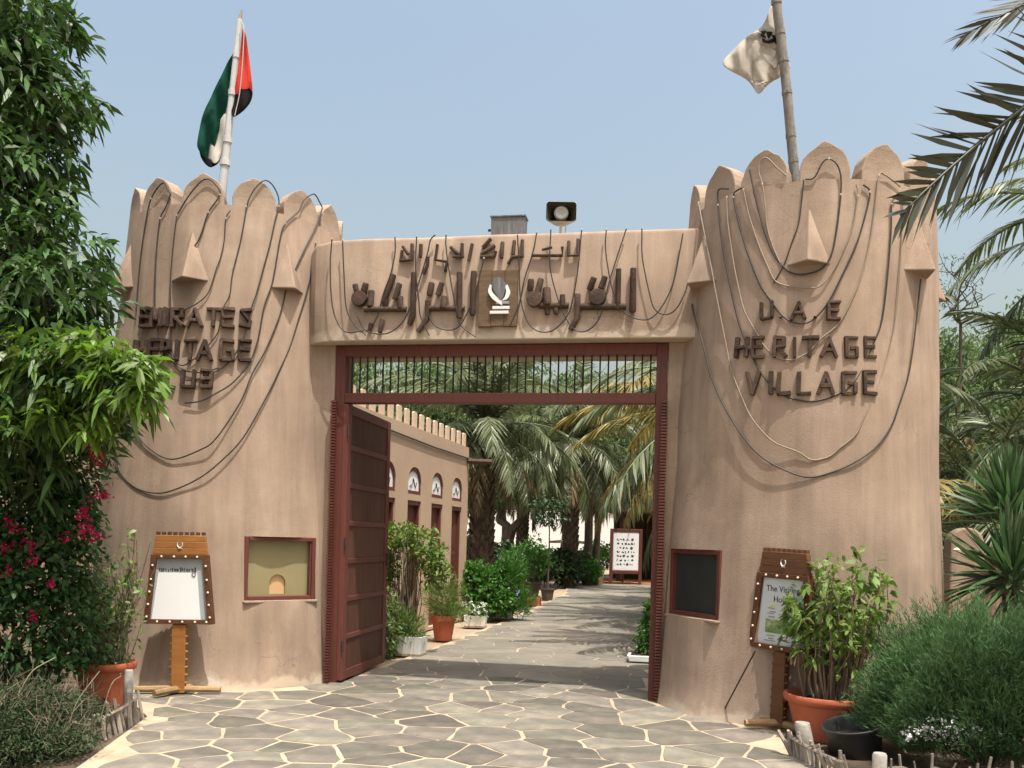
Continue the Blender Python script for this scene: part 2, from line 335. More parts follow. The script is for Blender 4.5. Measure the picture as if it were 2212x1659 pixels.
def frond_mesh(name, length, e0, droop, nl, lw, ll, hang=.35, seed=0, vee=.5):
    """one palm frond along +x from the origin: mesh of rachis, leaflet blades"""
    r = np.random.default_rng(seed); T = np.linspace(0, 1, 13)
    def cen(t):
        a = e0 - droop * t; return None
    pts = [np.zeros(3)]; ang = []
    m = 60
    for i in range(m):
        a = e0 - droop * ((i / m) ** 1.3); pts.append(pts[-1] + np.array([math.cos(a), 0, math.sin(a)]) * length / m); ang.append(a)
    ang.append(ang[-1]); pts = np.array(pts)
    g = Geo(); idx = list(range(0, m + 1, 5))
    g.tube([pts[i] for i in idx], [.028 * length / 3 * (1 - .85 * i / m) + .003 for i in idx], 5)
    nv = len(g.V)
    P = []; D = []; LL = []
    for side in (-1, 1):
        for k in range(nl):
            t = .10 + .90 * (k + .3 * r.random()) / nl; f = t * m; i = min(int(f), m - 1); p = pts[i] + (pts[i + 1] - pts[i]) * (f - i); a = ang[i]
            fw = np.array([math.cos(a), 0, math.sin(a)]); upv = np.array([-math.sin(a), 0, math.cos(a)]); sd_ = np.array([0, side, 0])
            sp = (1 - .72 * t) ; d = sd_ * (.35 + .75 * sp) + fw * (.55 + .6 * t) + upv * (vee * (.7 - .6 * t)) + r.normal(size=3) * .09
            d[2] -= hang * .8
            P.append(p); D.append(d); LL.append(ll * (math.sin(math.pi * min(1, .18 + .78 * t)) ** .6) * r.uniform(.85, 1.12))
    P = np.array(P); D = np.array(D); D /= np.linalg.norm(D, axis=1)[:, None]; LL = np.array(LL)[:, None]
    n = len(P); S = np.cross(D, np.array([0, 0, 1.0]) + r.normal(size=(n, 3)) * .5); S /= np.linalg.norm(S, axis=1)[:, None]
    dn = np.array([0, 0, -1.0]); h = hang * r.uniform(.5, 1.5, (n, 1))
    mid = P + D * LL * .5 + dn * LL * h * .18; tip = P + D * LL + dn * LL * h * .75
    V = np.stack([P - S * lw * .35, P + S * lw * .35, mid - S * lw * .5, mid + S * lw * .5, tip], 1).reshape(-1, 3)
    i = np.arange(n)[:, None] * 5 + nv
    quads = [f for f in g.F if len(f) == 4]
    return fast_mesh(name, np.concatenate([np.array(g.V), V]), [np.array(quads), i + [2, 3, 4], i + [0, 1, 3, 2]])
def place_frond(me, parent, loc, az, roll=0.0, pitch=0.0, sc=1.0, label=None):
    o = link('frond', me, None, parent)
    o.matrix_local = Matrix.Translation(loc) @ Matrix.Rotation(az, 4, 'Z') @ Matrix.Rotation(-pitch, 4, 'Y') @ Matrix.Rotation(roll, 4, 'X') @ Matrix.Scale(sc, 4)
    return o
def palm_trunk(parent, h, r0, r1, lean=(0, 0), m=None, boots=True, seed=0):
    r = random.Random(seed); g = Geo(); n = 10; rows = max(4, int(h / .14))
    P = [(lean[0] * (i / rows) ** 1.5, lean[1] * (i / rows) ** 1.5, h * i / rows - (.1 if i == 0 else 0)) for i in range(rows + 1)]
    g.tube(P, [r0 + (r1 - r0) * i / rows for i in range(rows + 1)], n)
    if boots:
        for i in range(rows):
            for k in range(7):
                a = (k + .5 * (i % 2)) * 2 * math.pi / 7 + r.uniform(-.1, .1); rr = r0 + (r1 - r0) * i / rows
                p = Vector(P[i]) + Vector((math.cos(a), math.sin(a), 0)) * rr; q = p + Vector((math.cos(a) * .07, math.sin(a) * .07, .12))
                g.tube([p - Vector((0, 0, .05)), q], [.055, .028], 4)
    return g.build('trunk', m or M['palm_trunk'], parent)
FR = {}
def fset(key, variants, m):
    L = []
    for i, v in enumerate(variants):
        me = frond_mesh('frond_' + key, *v, seed=hash(key) % 97 + i if False else len(key) * 13 + i); me.materials.append(m); L.append(me)
    FR[key] = L
# ================================================================== SETTING: ground, paving, sea
def sheet(name, poly, z, m, kind='structure'):
    g = Geo(); g.add([(x, y, z) for x, y in poly], [tuple(range(len(poly)))])
    return tag(g.build(name, m), kind=kind)
g = Geo(); n_ = 40; gx = np.concatenate([np.linspace(-400, -12, 6), np.linspace(-10, 10, 21), np.linspace(12, 400, 6)]); gy = np.concatenate([np.linspace(-60, -10, 5), np.linspace(-8, 30, 30), np.linspace(35, 70, 4)])
V = [(x, y, -.025) for y in gy for x in gx]; nx = len(gx)
F = [(j*nx + i, j*nx + i + 1, (j+1)*nx + i + 1, (j+1)*nx + i) for j in range(len(gy) - 1) for i in range(nx - 1)]
tag(g.add(V, F).build('ground', M['sand']), kind='structure')
sheet('sea', [(-3000, 66), (3000, 66), (3000, 3500), (-3000, 3500)], -.6, M['sea'])
# paved apron and path outline
def inside(p, poly):
    x, y = p; r = False; n = len(poly)
    for i in range(n):
        (x1, y1), (x2, y2) = poly[i], poly[(i + 1) % n]
        if (y1 > y) != (y2 > y) and x < (x2 - x1) * (y - y1) / (y2 - y1) + x1: r = not r
    return r
gl = [gnd(*q) for q in ((318, 1548), (165, 1659))]; gr = [gnd(*q) for q in ((1690, 1600), (1800, 1659))]
APRON = [(-1.62, 1.2), (-1.76, -.15), (-2.1, -.5), (-2.6, -.84), (-3.1, -1.03), (-3.5, -1.06), (gl[0].x, gl[0].y), (gl[1].x, gl[1].y), (gl[1].x - .3, -6.5), (3.6, -6.5),
         (gr[1].x, gr[1].y), (gr[0].x, gr[0].y), (2.85, -1.25), (2.45, -.93), (2.05, -.5), (1.8, -.15), (1.66, 1.2),
         (1.75, 3.0), (1.9, 12), (2.6, 26), (2.6, 33), (-4.5, 33), (-2.0, 26), (-1.25, 18), (-1.3, 8), (-1.5, 3.0)]
g = Geo(); sheet('pavement', APRON, 0.0, M['mortar']); PAVE = bpy.data.objects['pavement']
def clip(poly, a, b, c):                      # keep a*x+b*y<=c
    out = []
    for i in range(len(poly)):
        p, q = poly[i], poly[(i + 1) % len(poly)]; dp = a*p[0] + b*p[1] - c; dq = a*q[0] + b*q[1] - c
        if dp <= 0: out.append(p)
        if dp * dq < 0:
            t = dp / (dp - dq); out.append((p[0] + t * (q[0] - p[0]), p[1] + t * (q[1] - p[1])))
    return out
seeds = []
pr = random.Random(21); step = .385
for j in range(-19, 92):
    for i in range(-16, 16):
        if pr.random() < .17: continue
        x = (i + .5 * (j % 2) + pr.uniform(-.43, .43)) * step * 1.12; y = (j + pr.uniform(-.42, .42)) * step * .92
        seeds.append((x, y))
ss = np.array(seeds); cells = []
for k, s in enumerate(seeds):
    if not inside(s, APRON): continue
    d = np.hypot(ss[:, 0] - s[0], ss[:, 1] - s[1]); nb = np.argsort(d)[1:16]
    poly = [(s[0] - 1.2, s[1] - 1.2), (s[0] + 1.2, s[1] - 1.2), (s[0] + 1.2, s[1] + 1.2), (s[0] - 1.2, s[1] + 1.2)]
    gap = pr.uniform(.007, .019) * (1 if s[1] < 1 else .55)
    for q in nb:
        t = ss[q]; a, b = t[0] - s[0], t[1] - s[1]; L = math.hypot(a, b); a /= L; b /= L
        poly = clip(poly, a, b, a * (s[0] + t[0]) / 2 + b * (s[1] + t[1]) / 2 - gap)
        if len(poly) < 3: break
    if len(poly) < 3: continue
    # ragged broken edges
    out = []
    for i in range(len(poly)):
        p, q = poly[i], poly[(i + 1) % len(poly)]; L = math.hypot(q[0] - p[0], q[1] - p[1])
        out.append((p[0] * .985 + s[0] * .015, p[1] * .985 + s[1] * .015))
        for t in ((.33, .67) if L > .28 else (.5,) if L > .12 else ()):
            m_ = pr.uniform(-.012, .010); out.append((p[0] + (q[0] - p[0]) * t - (q[1] - p[1]) / L * m_, p[1] + (q[1] - p[1]) * t + (q[0] - p[0]) / L * m_))
    if all(inside(p, APRON) for p in out) or True:
        ok = [p for p in out if inside(p, APRON)]
        if len(ok) >= 4: cells.append((s, ok if len(ok) < len(out) else out))
cells.sort(key=lambda c: math.hypot(c[0][0] - CX, c[0][1] - CY))
vis = [c for c in cells if -40 < 0 or True]
far = Geo(); cnt = 0
def stone_geo(g, s, poly, h):
    n = len(poly); ins = [(p[0] + (s[0] - p[0]) * .035, p[1] + (s[1] - p[1]) * .035) for p in poly]
    tx, ty = pr.uniform(-.002, .002), pr.uniform(-.002, .002)
    zt = lambda p: h + (p[0] - s[0]) * tx + (p[1] - s[1]) * ty
    V = [(p[0], p[1], -.004) for p in poly] + [(p[0], p[1], zt(p) - .002) for p in poly] + [(p[0], p[1], zt(p)) for p in ins]
    F = [(i, (i+1) % n, n + (i+1) % n, n + i) for i in range(n)] + [(n + i, n + (i+1) % n, 2*n + (i+1) % n, 2*n + i) for i in range(n)] + [tuple(range(2*n, 3*n))]
    g.add(V, F)
def in_view(s):
    zc = -(s[0] - CX) * s_ + (s[1] - CY) * c_
    if zc < 2: return False
    a = ((s[0] - CX) * c_ + (s[1] - CY) * s_) / zc * FPX; b = CZ / zc * FPX
    return -1200 < a < 1200 and b < 580
for s, poly in cells:
    if not in_view(s): continue
    if cnt < 292 and s[1] < .9:
        q = Geo(); stone_geo(q, s, poly, pr.uniform(.003, .0065)); q.build('flagstone', M['stone'], PAVE, origin=(s[0], s[1], 0)); cnt += 1
    else: stone_geo(far, s, poly, pr.uniform(.003, .006))
if far.V: tag(far.build('distant_flagstone', M['stone_far'], PAVE), kind='stuff')
# soil beds left and right of the apron
lb = [(gl[0].x + .02, gl[0].y), (gl[1].x + .02, gl[1].y), (gl[1].x - .3, -6.5), (-9, -6.5), (-9, 3), (-4.6, 1.2), (-3.55, -1.02)]
sheet('flower_bed', lb, -.012, M['bed_soil'])
rb = [(gr[0].x - .02, gr[0].y), (3.1, -1.12), (4.6, .4), (9, 2), (9, -6.5), (3.6, -6.5), (gr[1].x - .02, gr[1].y)]
sheet('flower_bed', rb, -.010, M['bed_soil'])
# ================================================================== GATE TOWERS
TL = dict(c=(-3.205, .629), r=1.560, k=.0734, top=4.98, m0=7.0, hoods=[4, 50, -41, 96, 142, -87, -133, 188], hz=4.16)
TR = dict(c=(3.119, .320), r=1.395, k=.0419, top=4.87, m0=-.8, hoods=[-7, -60, 45, 96, 147, -111, -162], hz=4.10)
def tower(T, label, side):
    t = thing('gate_tower', label, 'tower', (T['c'][0], T['c'][1], 0), group='pair of round gate towers')
    rr = random.Random(5 + side); n = 112; g = Geo()
    prof = [(-.15, 0)] + [(i * T['top'] / 26, 0) for i in range(1, 26)] + [(T['top'], 0)]
    V = []
    ph = [rr.uniform(0, 6.28) for _ in range(6)]
    def rad(a, z):
        w = max(0, min(1, (4.75 - z) / .6)) * (.012 * math.sin(3 * a + ph[0] + z * .8) + .008 * math.sin(7 * a + ph[1] - z * 1.7) + .006 * math.sin(11 * a + 2.3 * z + ph[2]) + .006 * math.sin(4.1 * z + ph[3]))
        foot = .035 * max(0, 1 - z / .22) ** 2 * (1 + .8 * math.sin(5 * a + ph[4])) * max(0, math.cos(a))
        return T['r'] - T['k'] * z + w + foot
    zs = [z for z, _ in prof]
    for z in zs:
        for i in range(n):
            a = 2 * math.pi * i / n; V.append((rad(a, z) * math.sin(a), -rad(a, z) * math.cos(a), z))
    rt = T['r'] - T['k'] * T['top']
    for r_, z in ((rt - .22, T['top']), (rt - .24, 4.25)):
        for i in range(n):
            a = 2 * math.pi * i / n; V.append((r_ * math.sin(a), -r_ * math.cos(a), z))
    m = len(zs) + 2
    F = [(j*n + i, j*n + (i+1) % n, (j+1)*n + (i+1) % n, (j+1)*n + i) for j in range(m - 1) for i in range(n)]
    F += [tuple(range(n - 1, -1, -1)), tuple((m-1)*n + i for i in range(n))]
    wall = g.add(V, F).build('wall', M['plaster'], t); smooth_by(wall, 50)
    # merlons: one ogive block, copied round the parapet
    hw, hh, dp = .225, .325 if side < 0 else .345, .23
    half = [(1, -.12), (1.0, .02), (.99, .09), (.95, .15), (.84, .205), (.66, .252), (.43, .292), (.20, .322), (.0, .338)]
    pts = [(-a * hw, z / .338 * hh if z > 0 else z) for a, z in half] + [(a * hw, z / .338 * hh if z > 0 else z) for a, z in half[-2::-1]]
    k = len(pts); me_list = []
    for v in range(3):
        q = Geo(); r2 = random.Random(v * 7 + side); VV = []
        jit = [(r2.uniform(-.007, .007), r2.uniform(-.007, .007)) for _ in pts]
        for ro in (rt + .003, rt - dp):
            for (sx, z), (jx, jz) in zip(pts, jit):
                a = (sx + jx) / rt; rr_ = ro - (T['k'] * z if ro > rt else 0) + 0
                VV.append((rr_ * math.sin(a), -rr_ * math.cos(a), T['top'] + z + (jz if z > .05 else 0)))
        h_ = k // 2; FF = [(i, k + i, k + (i+1) % k, (i+1) % k) for i in range(k)]
        for of in (0, k): FF += [(of + i, of + i + 1, of + k - 2 - i, of + k - 1 - i) for i in range(h_ - 1)] + [(of + h_ - 1, of + h_, of + h_ + 1)]
        me_list.append(q.add(VV, FF).mesh('merlon'))
    for i in range(14):
        me = me_list[i % 3]
        if not me.materials: me.materials.append(M['plaster_top'])
        o = link('merlon', me, None, t); o.rotation_euler = (0, 0, R_(T['m0'] + i * 360 / 14 + rr.uniform(-1.2, 1.2)))
        b = o.modifiers.new('bevel', 'BEVEL'); b.width = .013; b.segments = 2; b.limit_method = 'ANGLE'; b.angle_limit = R_(50)
    # hoods: ridged spout covers
    for i, a in enumerate(T['hoods']):
        q = Geo(); r0 = T['r'] - T['k'] * T['hz']; r1 = T['r'] - T['k'] * (T['hz'] + .60); w = .215; pj = .17
        VV = [(0, -(r1 - .03), .62), (-w, -(r0 - .03), 0), (w, -(r0 - .03), 0), (0, -(r0 + pj), .0), (0, -(r0 - .22), .55), (-w, -(r0 - .2), 0), (w, -(r0 - .2), 0)]
        q.add(VV, [(0, 1, 3), (0, 3, 2), (1, 5, 6, 2, 3), (0, 4, 5, 1), (0, 2, 6, 4), (4, 6, 5)])
        q.move(Matrix.Translation((0, 0, T['hz'])))
        o = q.build('hood', M['plaster'], t, bevel=.012, seg=2); o.rotation_euler = (0, 0, R_(a))
    # pier beside the opening
    sg = side; q = Geo(); VV = []
    for z in (-.1, 3.628):
        pl = [(sg * 1.758, .012), (sg * 2.35, .012), (sg * 2.35, .6), (sg * 1.758, .6)]
        VV += [(x - T['c'][0], y - T['c'][1], z) for x, y in pl]
    L = 4; FF = [(i, (i+1) % L, L + (i+1) % L, L + i) for i in range(L)] + [tuple(range(L - 1, -1, -1)), tuple(L + i for i in range(L))]
    pier = q.add(VV, FF).build('pier', M['plaster'], t, bevel=.02, seg=3); smooth_by(pier, 30)
    return t, wall, pier
tl, wall_l, pier_l = tower(TL, 'round plastered gate tower lettered EMIRATES HERITAGE CLUB beside the open door leaf', -1)
tr, wall_r, pier_r = tower(TR, 'round plastered gate tower lettered U.A.E HERITAGE VILLAGE behind the terracotta pot', 1)
# recessed windows cut into the towers
def tower_window(T, t, wall, corners, depth_in, style):
    P = [cone_hit(x, y, T) for x, y in corners]                       # tl, tr, br, bl
    cc = sum(P, Vector()) / 4; a = math.atan2(cc.x - T['c'][0], -(cc.y - T['c'][1]))
    Mx = Matrix.Rotation(a, 4, 'Z'); loc = Vector((cc.x - T['c'][0], cc.y - T['c'][1], 0)); rad_ = loc.length
    w = ((P[1] - P[0]).length + (P[2] - P[3]).length) / 2; z0 = (P[2].z + P[3].z) / 2; z1 = (P[0].z + P[1].z) / 2
    sag = w * w / 8 / rad_
    c = Geo().box((0, -(rad_ - depth_in / 2 + .3), (z0 + z1) / 2), (w, depth_in + .6, z1 - z0)); c.move(Mx)
    boolean_cut(wall, c); smooth_by(wall, 45)
    wd = bpy.data.objects.new('window', None); COL.objects.link(wd); wd.parent = t; wd.rotation_euler = (0, 0, a); wd.location = (0, 0, 0)
    yb = -(rad_ - .012)                                          # frame plane, just inside the surface at the sides
    fw = .045
    fr = Geo()
    for bx_, bz, sx, sz in ((-w/2 + fw/2, (z0+z1)/2, fw, z1-z0), (w/2 - fw/2, (z0+z1)/2, fw, z1-z0), (0, z0 + fw/2, w - 2*fw, fw), (0, z1 - fw/2, w - 2*fw, fw)):
        fr.box((bx_, yb + .03, bz), (sx - .003, .07, sz - .003))
    fr.build('frame', M['red_wood'], wd, bevel=.005)
    if style == 'ticket':
        arch = [(-.088, z0 + .062)] + [(-.088 * math.cos(math.pi * i / 10), z0 + .18 + .085 * math.sin(math.pi * i / 10)) for i in range(11)] + [(.088, z0 + .062)]
        b = Geo().box((0, yb + .085, (z0 + z1) / 2), (w - .004, .02, z1 - z0 - .004)); bo = b.build('ticket_board', M['ticket_board'], wd)
        boolean_cut(bo, Geo().prism(arch, 1, yb + .03, yb + .2))
        Geo().box((0, yb + .105, (z0+z1)/2), (w - .01, .01, z1 - z0 - .01)).build('lit_inner_panel', M['ticket_lit_tone'], wd)  # light orange panel, paints the lit counter seen through the arch
        Geo().box((w/2 - fw - .012, yb + .02, (z0+z1)/2), (.02, .03, z1 - z0 - .1)).build('sliding_stile', M['red_wood'], wd, bevel=.003)
    else:
        Geo().box((0, yb + .05, (z0+z1)/2), (w - .05, .008, z1 - z0 - .05)).build('pane', M['pane'], wd)
        Geo().box((w/2 - fw - .02, yb + .03, (z0+z1)/2), (.03, .03, z1 - z0 - .1)).build('stile', M['red_wood'], wd, bevel=.003)
    sl = Geo().box((0, yb - .005, z0 - .012), (w + .03, .10, .028)); sl.build('sill', M['plaster'], wd, bevel=.01)
tower_window(TL, tl, wall_l, [(530, 1160), (684, 1160), (681, 1296), (527, 1298)], .42, 'ticket')
tower_window(TR, tr, wall_r, [(1448, 1186), (1556, 1187), (1549, 1339), (1443, 1328)], .40, 'dark')
# ------------------------------------------------------------------ lintel beam
bt = thing('gate_lintel', 'plastered lintel beam carrying Arabic lettering across the gateway', 'lintel', (0, 0, 3.62))
g = Geo(); VV = []; xs = [-2.2, -2.06, -1.97, -1.75, -1.4, -.7, 0, .7, 1.4, 1.96, 2.5]
yf = [.3, .02, -.10, -.165, -.188, -.186, -.19, -.187, -.186, -.187, -.187]
zt = [4.64, 4.66, 4.68, 4.695, 4.70, 4.695, 4.705, 4.703, 4.71, 4.71, 4.715]
for x, y, z in zip(xs, yf, zt):
    VV += [(x, y, 0.0), (x, y, z - 3.62 - .05), (x, y + .015, z - 3.62 - .015), (x, y + .05, z - 3.62), (x, .96, z - 3.62 - .01), (x, 1.0, z - 3.62 - .05), (x, 1.0, 0.0)]
L = 7; FF = [(j*L + i, j*L + (i+1) % L, (j+1)*L + (i+1) % L, (j+1)*L + i) for j in range(len(xs) - 1) for i in range(L)] + [tuple(range(L)), tuple((len(xs)-1)*L + i for i in range(L - 1, -1, -1))]
bo = g.add(VV, FF).build('beam', M['plaster'], bt, bevel=.012, seg=2); smooth_by(bo, 40)
BY = -.185
# ------------------------------------------------------------------ timber gate frame
gf = thing('village_gate', 'dark red timber gate with barred panel above and one leaf swung inward', 'gate', (0, 0, 0))
for sx in (-1, 1):
    Geo().box((sx * 1.70, .07, 1.80), (.11, .13, 3.62)).build('jamb', M['red_wood'], gf, bevel=.008)
    tr_ = Geo().box((sx * 1.735, -.045, 1.52), (.05, .03, 3.0))
    for i in range(97): tr_.box((sx * 1.735, -.072, .045 + i * .0308), (.058, .035, .017))
    tr_.build('notched_trim', M['red_wood'], gf)
Geo().box((0, .072, 3.555), (3.287, .146, .11)).build('head', M['red_wood'], gf, bevel=.006)
Geo().box((0, .072, 3.055), (3.287, .14, .105)).build('transom', M['red_wood'], gf, bevel=.006)
bar = Geo().tube([(0, 0, 3.1), (0, 0, 3.505)], .0095, 6).mesh('bar')
bar.materials.append(M['bar_paint'])
for i in range(38):
    o = link('bar', bar, None, gf); o.location = (-1.585 + i * 3.17 / 37, .06 + .004 * math.sin(i * 2.1), 0); o.rotation_euler = (0, 0, 0)
# ------------------------------------------------------------------ open door leaf
h0 = Vector((-1.625, .0, 0)); fe = gnd(813, 1441); dv = Vector((fe.x - h0.x, fe.y - h0.y, 0)); DW = 1.56; ang = math.atan2(dv.y, dv.x)
dl = bpy.data.objects.new('door_leaf', None); COL.objects.link(dl); dl.parent = gf; dl.location = (h0.x, h0.y, 0); dl.rotation_euler = (0, 0, ang)
H = 2.96
for x in (.06, DW - .06): Geo().box((x, 0, .03 + H / 2), (.12, .06, H)).build('stile', M['red_wood'], dl, bevel=.006)
zz = [.03 + (H - .10) * i / 7 for i in range(8)]
for i in range(8): Geo().box((DW / 2, 0, zz[i] + .05), (DW - .243, .056 + .001 * (i % 2), .10 if i in (0, 7) else .055)).build('rail', M['red_wood'], dl, bevel=.005)
for i in range(7): Geo().box((DW / 2, 0, (zz[i] + zz[i+1]) / 2 + .05), (DW - .235, .030, zz[i+1] - zz[i] - .02)).build('panel', M['door_panel'], dl)
for z in (.4, 1.5, 2.7): Geo().tube([(-.005, -.036, z - .06), (-.005, -.036, z + .06)], .013, 8).build('hinge', M['cable'], dl)
Geo().box((DW - .05, -.04, 1.3), (.03, .03, .16)).build('latch', M['cable'], dl, bevel=.006)
# ------------------------------------------------------------------ wooden lettering on the towers
GLY = {'E': [[(0,0),(0,1)], [(0,1),(.6,1)], [(0,.52),(.5,.52)], [(0,0),(.62,0)]], 'M': [[(0,0),(.06,1)], [(.06,1),(.36,.35)], [(.36,.35),(.66,1)], [(.66,1),(.72,0)]],
 'I': [[(.1,0),(.1,1)]], 'R': [[(0,0),(0,1)], [(0,1),(.5,.97)], [(.5,.97),(.52,.55)], [(.52,.55),(0,.5)], [(.18,.5),(.62,0)]], 'A': [[(0,0),(.34,1)], [(.34,1),(.68,0)], [(.14,.34),(.54,.34)]],
 'T': [[(.32,0),(.32,1)], [(0,1),(.66,1)]], 'S': [[(.6,.98),(.05,.9)], [(.05,.9),(.55,.3)], [(.55,.3),(.52,.02)], [(.52,.02),(0,.06)]], 'H': [[(0,0),(0,1)], [(.56,0),(.56,1)], [(0,.5),(.56,.5)]],
 'G': [[(0,0),(0,1)], [(0,1),(.55,1)], [(0,0),(.55,0)], [(.55,0),(.55,.48)], [(.26,.48),(.55,.48)]], 'C': [[(0,0),(0,1)], [(0,1),(.55,1)], [(0,0),(.55,0)]], 'L': [[(0,0),(0,1)], [(0,0),(.6,0)]],
 'U': [[(0,.05),(0,1)], [(.52,.05),(.52,1)], [(0,.02),(.52,.02)]], 'B': [[(0,0),(0,1)], [(0,1),(.5,.95)], [(.5,.95),(.5,.05)], [(0,0),(.5,.05)], [(0,.5),(.5,.5)]], 'V': [[(0,1),(.3,0)], [(.3,0),(.6,1)]], '.': [[(0,.04),(.06,.1)]]}
lr = random.Random(3)
def lettering(T, t, word, spec, ytop, ybot, label):
    """spec: list of (char, x0, x1) in photo pixels, laid on the curved wall"""
    mid = cone_hit((spec[0][1] + spec[-1][2]) / 2, (ytop + ybot) / 2, T)
    th = thing('wall_lettering', label, 'lettering', (mid.x, mid.y, mid.z), group='wooden letters on the gate towers')
    for ch, x0, x1 in spec:
        A = cone_hit(x0, ybot, T); B = cone_hit(x1, ybot, T); U = cone_hit((x0 + x1) / 2, ytop, T)
        ctr = (A + B) / 2; h = (U - ctr).length; w = (B - A); w.z = 0
        nor = Vector((ctr.x - T['c'][0], ctr.y - T['c'][1], 0)).normalized(); tx = Vector((-nor.y, nor.x, 0)); nor.z = T['k']; nor.normalize(); tz = nor.cross(tx); 
        if tz.z < 0: tz = -tz
        gw = max(p[0] for st in GLY[ch] for p in st) or .1; sx = w.dot(tx) / gw if ch not in 'I.' else h * .6
        q = Geo(); th_ = h * .175
        for st in GLY[ch]:
            pp = [ctr + tx * ((p[0] - gw / 2) * sx * .94 + lr.uniform(-.004, .004)) + tz * (p[1] * h + lr.uniform(-.005, .005)) for p in st]
            d = (pp[1] - pp[0]); L = d.length; d.normalize(); e = nor.cross(d).normalized()
            if ch != '.': pp = [pp[0] - d * th_ * .25, pp[1] + d * th_ * .25]; L = (pp[1] - pp[0]).length
            wd = th_ * lr.uniform(.85, 1.15); o_ = .042 + lr.uniform(-.012, .012)
            Mx = Matrix((e, d, nor)).transposed()
            q.box((pp[0] + pp[1]) / 2 + nor * (o_ / 2 - .008), (wd, L, o_ + .03), Mx)
        q.build('letter', M['letter_wood'], th, bevel=.003, seg=1, world=True)
def cr2(xs): return [(ch, 225.4 + .3261 * a, 225.4 + .3261 * b) for ch, a, b in xs]
def cr5(xs): return [(ch, 1442.5 + .2853 * a, 1442.5 + .2853 * b) for ch, a, b in xs]
lettering(TL, tl, 'EMIRATES', cr2([('E',250,305), ('M',325,385), ('I',398,420), ('R',455,530), ('A',552,655), ('T',680,770), ('E',785,862), ('S',895,972)]), 669, 706, 'top line of dark wooden letters on left tower reading EMIRATES')
lettering(TL, tl, 'HERITAGE', cr2([('H',215,285), ('E',305,370), ('R',388,445), ('I',475,490), ('T',535,610), ('A',618,715), ('G',768,855), ('E',897,970)]), 737, 778, 'middle line of dark wooden letters on left tower reading HERITAGE')
lettering(TL, tl, 'CLUB', cr2([('C',330,395), ('L',418,470), ('U',520,598), ('B',645,710)]), 801, 838, 'bottom line of dark wooden letters on left tower reading CLUB')
lettering(TR, tr, 'U.A.E', cr5([('U',712,795), ('.',850,870), ('A',935,1045), ('.',1105,1125), ('E',1208,1300)]), 655, 690, 'short top line of wooden letters on right tower reading U.A.E')
lettering(TR, tr, 'HERITAGE', cr5([('H',528,605), ('E',650,732), ('R',805,900), ('I',945,967), ('T',1012,1138), ('A',1152,1278), ('G',1340,1425), ('E',1482,1562)]), 731, 772, 'wooden letters reading HERITAGE above the word VILLAGE')
lettering(TR, tr, 'VILLAGE', cr5([('V',595,700), ('I',760,790), ('L',838,932), ('L',985,1080), ('A',1130,1250), ('G',1315,1413), ('E',1470,1563)]), 806, 851, 'bottom line of wooden letters on right tower reading VILLAGE')
# ------------------------------------------------------------------ Arabic lettering on the lintel (rough logs)
def c3(p, Y=BY): return ony(661.2 + .3804 * p[0], 420.7 + .3804 * p[1], Y)
def arabic(label, letters):
    allp = [p for lt in letters for st, w in lt for p in st]; cx = sum(p[0] for p in allp) / len(allp); cy = sum(p[1] for p in allp) / len(allp)
    o = c3((cx, cy)); th = thing('wall_lettering', label, 'lettering', tuple(o), group='rough log Arabic lettering')
    for lt in letters:
        q = Geo()
        for st, w in lt:
            P = [c3(p, BY - .028 + lr.uniform(-.012, .008)) for p in st]
            if w < 0:                                                    # round cross-cut slice
                rd = -w * .3804 / 212 / 2; cs = Geo().lathe([(rd * .9, -.05), (rd, -.04), (rd * 1.02, .02), (rd * .95, .035), (rd * .6, .038), (.002, .04)], 18); cs.move(Matrix.Translation(P[0]) @ Matrix.Rotation(R_(90), 4, 'X')); q.add(cs.V, cs.F); continue
            if len(P) == 1: P = [P[0], P[0] + Vector((.004, 0, -.03))]
            r = w * .3804 / 212 / 2
            ex = (P[-1] - P[-2]).normalized() * r * .6; ex0 = (P[0] - P[1]).normalized() * r * .6
            PP = [P[0] + ex0] + P + [P[-1] + ex]; q.tube(PP, [r * .9] + [r * lr.uniform(.86, 1.06) for _ in P] + [r * .84], 10, up=Vector((0, 1, 0)))
        ob = q.build('letter', M['letter_wood'], th, world=True); smooth_by(ob, 50)
disc = lambda x, y, r: ([(x, y)], -r * 2)
arabic('small upper line of rough wooden Arabic letters along the lintel', [
 [([(1492,270),(1492,345),(1545,345),(1545,258)],22)], [([(1285,345),(1455,345),(1455,300)],18), ([(1345,312),(1392,300)],17)],
 [([(1228,262),(1228,350),(1170,352),(1150,388)],21), ([(1182,265),(1176,335)],20)], [([(1115,275),(1110,355)],23)],
 [([(1045,255),(1008,295)],26), ([(1066,290),(998,335)],24), ([(1075,325),(1072,350),(995,352)],22)], [([(942,285),(925,368)],22)],
 [([(886,283),(884,352)],22), ([(824,300),(880,352)],20), ([(838,352),(892,352)],16)], [([(745,288),(735,370),(800,380),(792,432)],20)],
 [([(652,288),(650,350)],24), ([(692,360),(690,402),(668,445)],23)], [([(602,285),(602,370),(535,375),(545,322)],22), ([(552,298),(578,335)],20)]])
arabic('large rough wooden Arabic word right of the falcon plaque', [
 [([(1858,430),(1855,655)],37)], [([(1775,432),(1770,640)],33), ([(1568,636),(1806,636)],36), disc(1655, 582, 46), ([(1632,480),(1612,530)],35), ([(1694,476),(1675,522)],35)],
 [([(1541,572),(1541,700),(1505,760)],34)], [([(1332,630),(1480,630)],36), ([(1456,580),(1456,622)],34), ([(1368,655)],30), ([(1418,652)],30)],
 [disc(1298, 592, 45), ([(1366,545),(1370,610)],48), ([(1276,490),(1273,532)],36), ([(1332,488),(1310,560)],36)]])
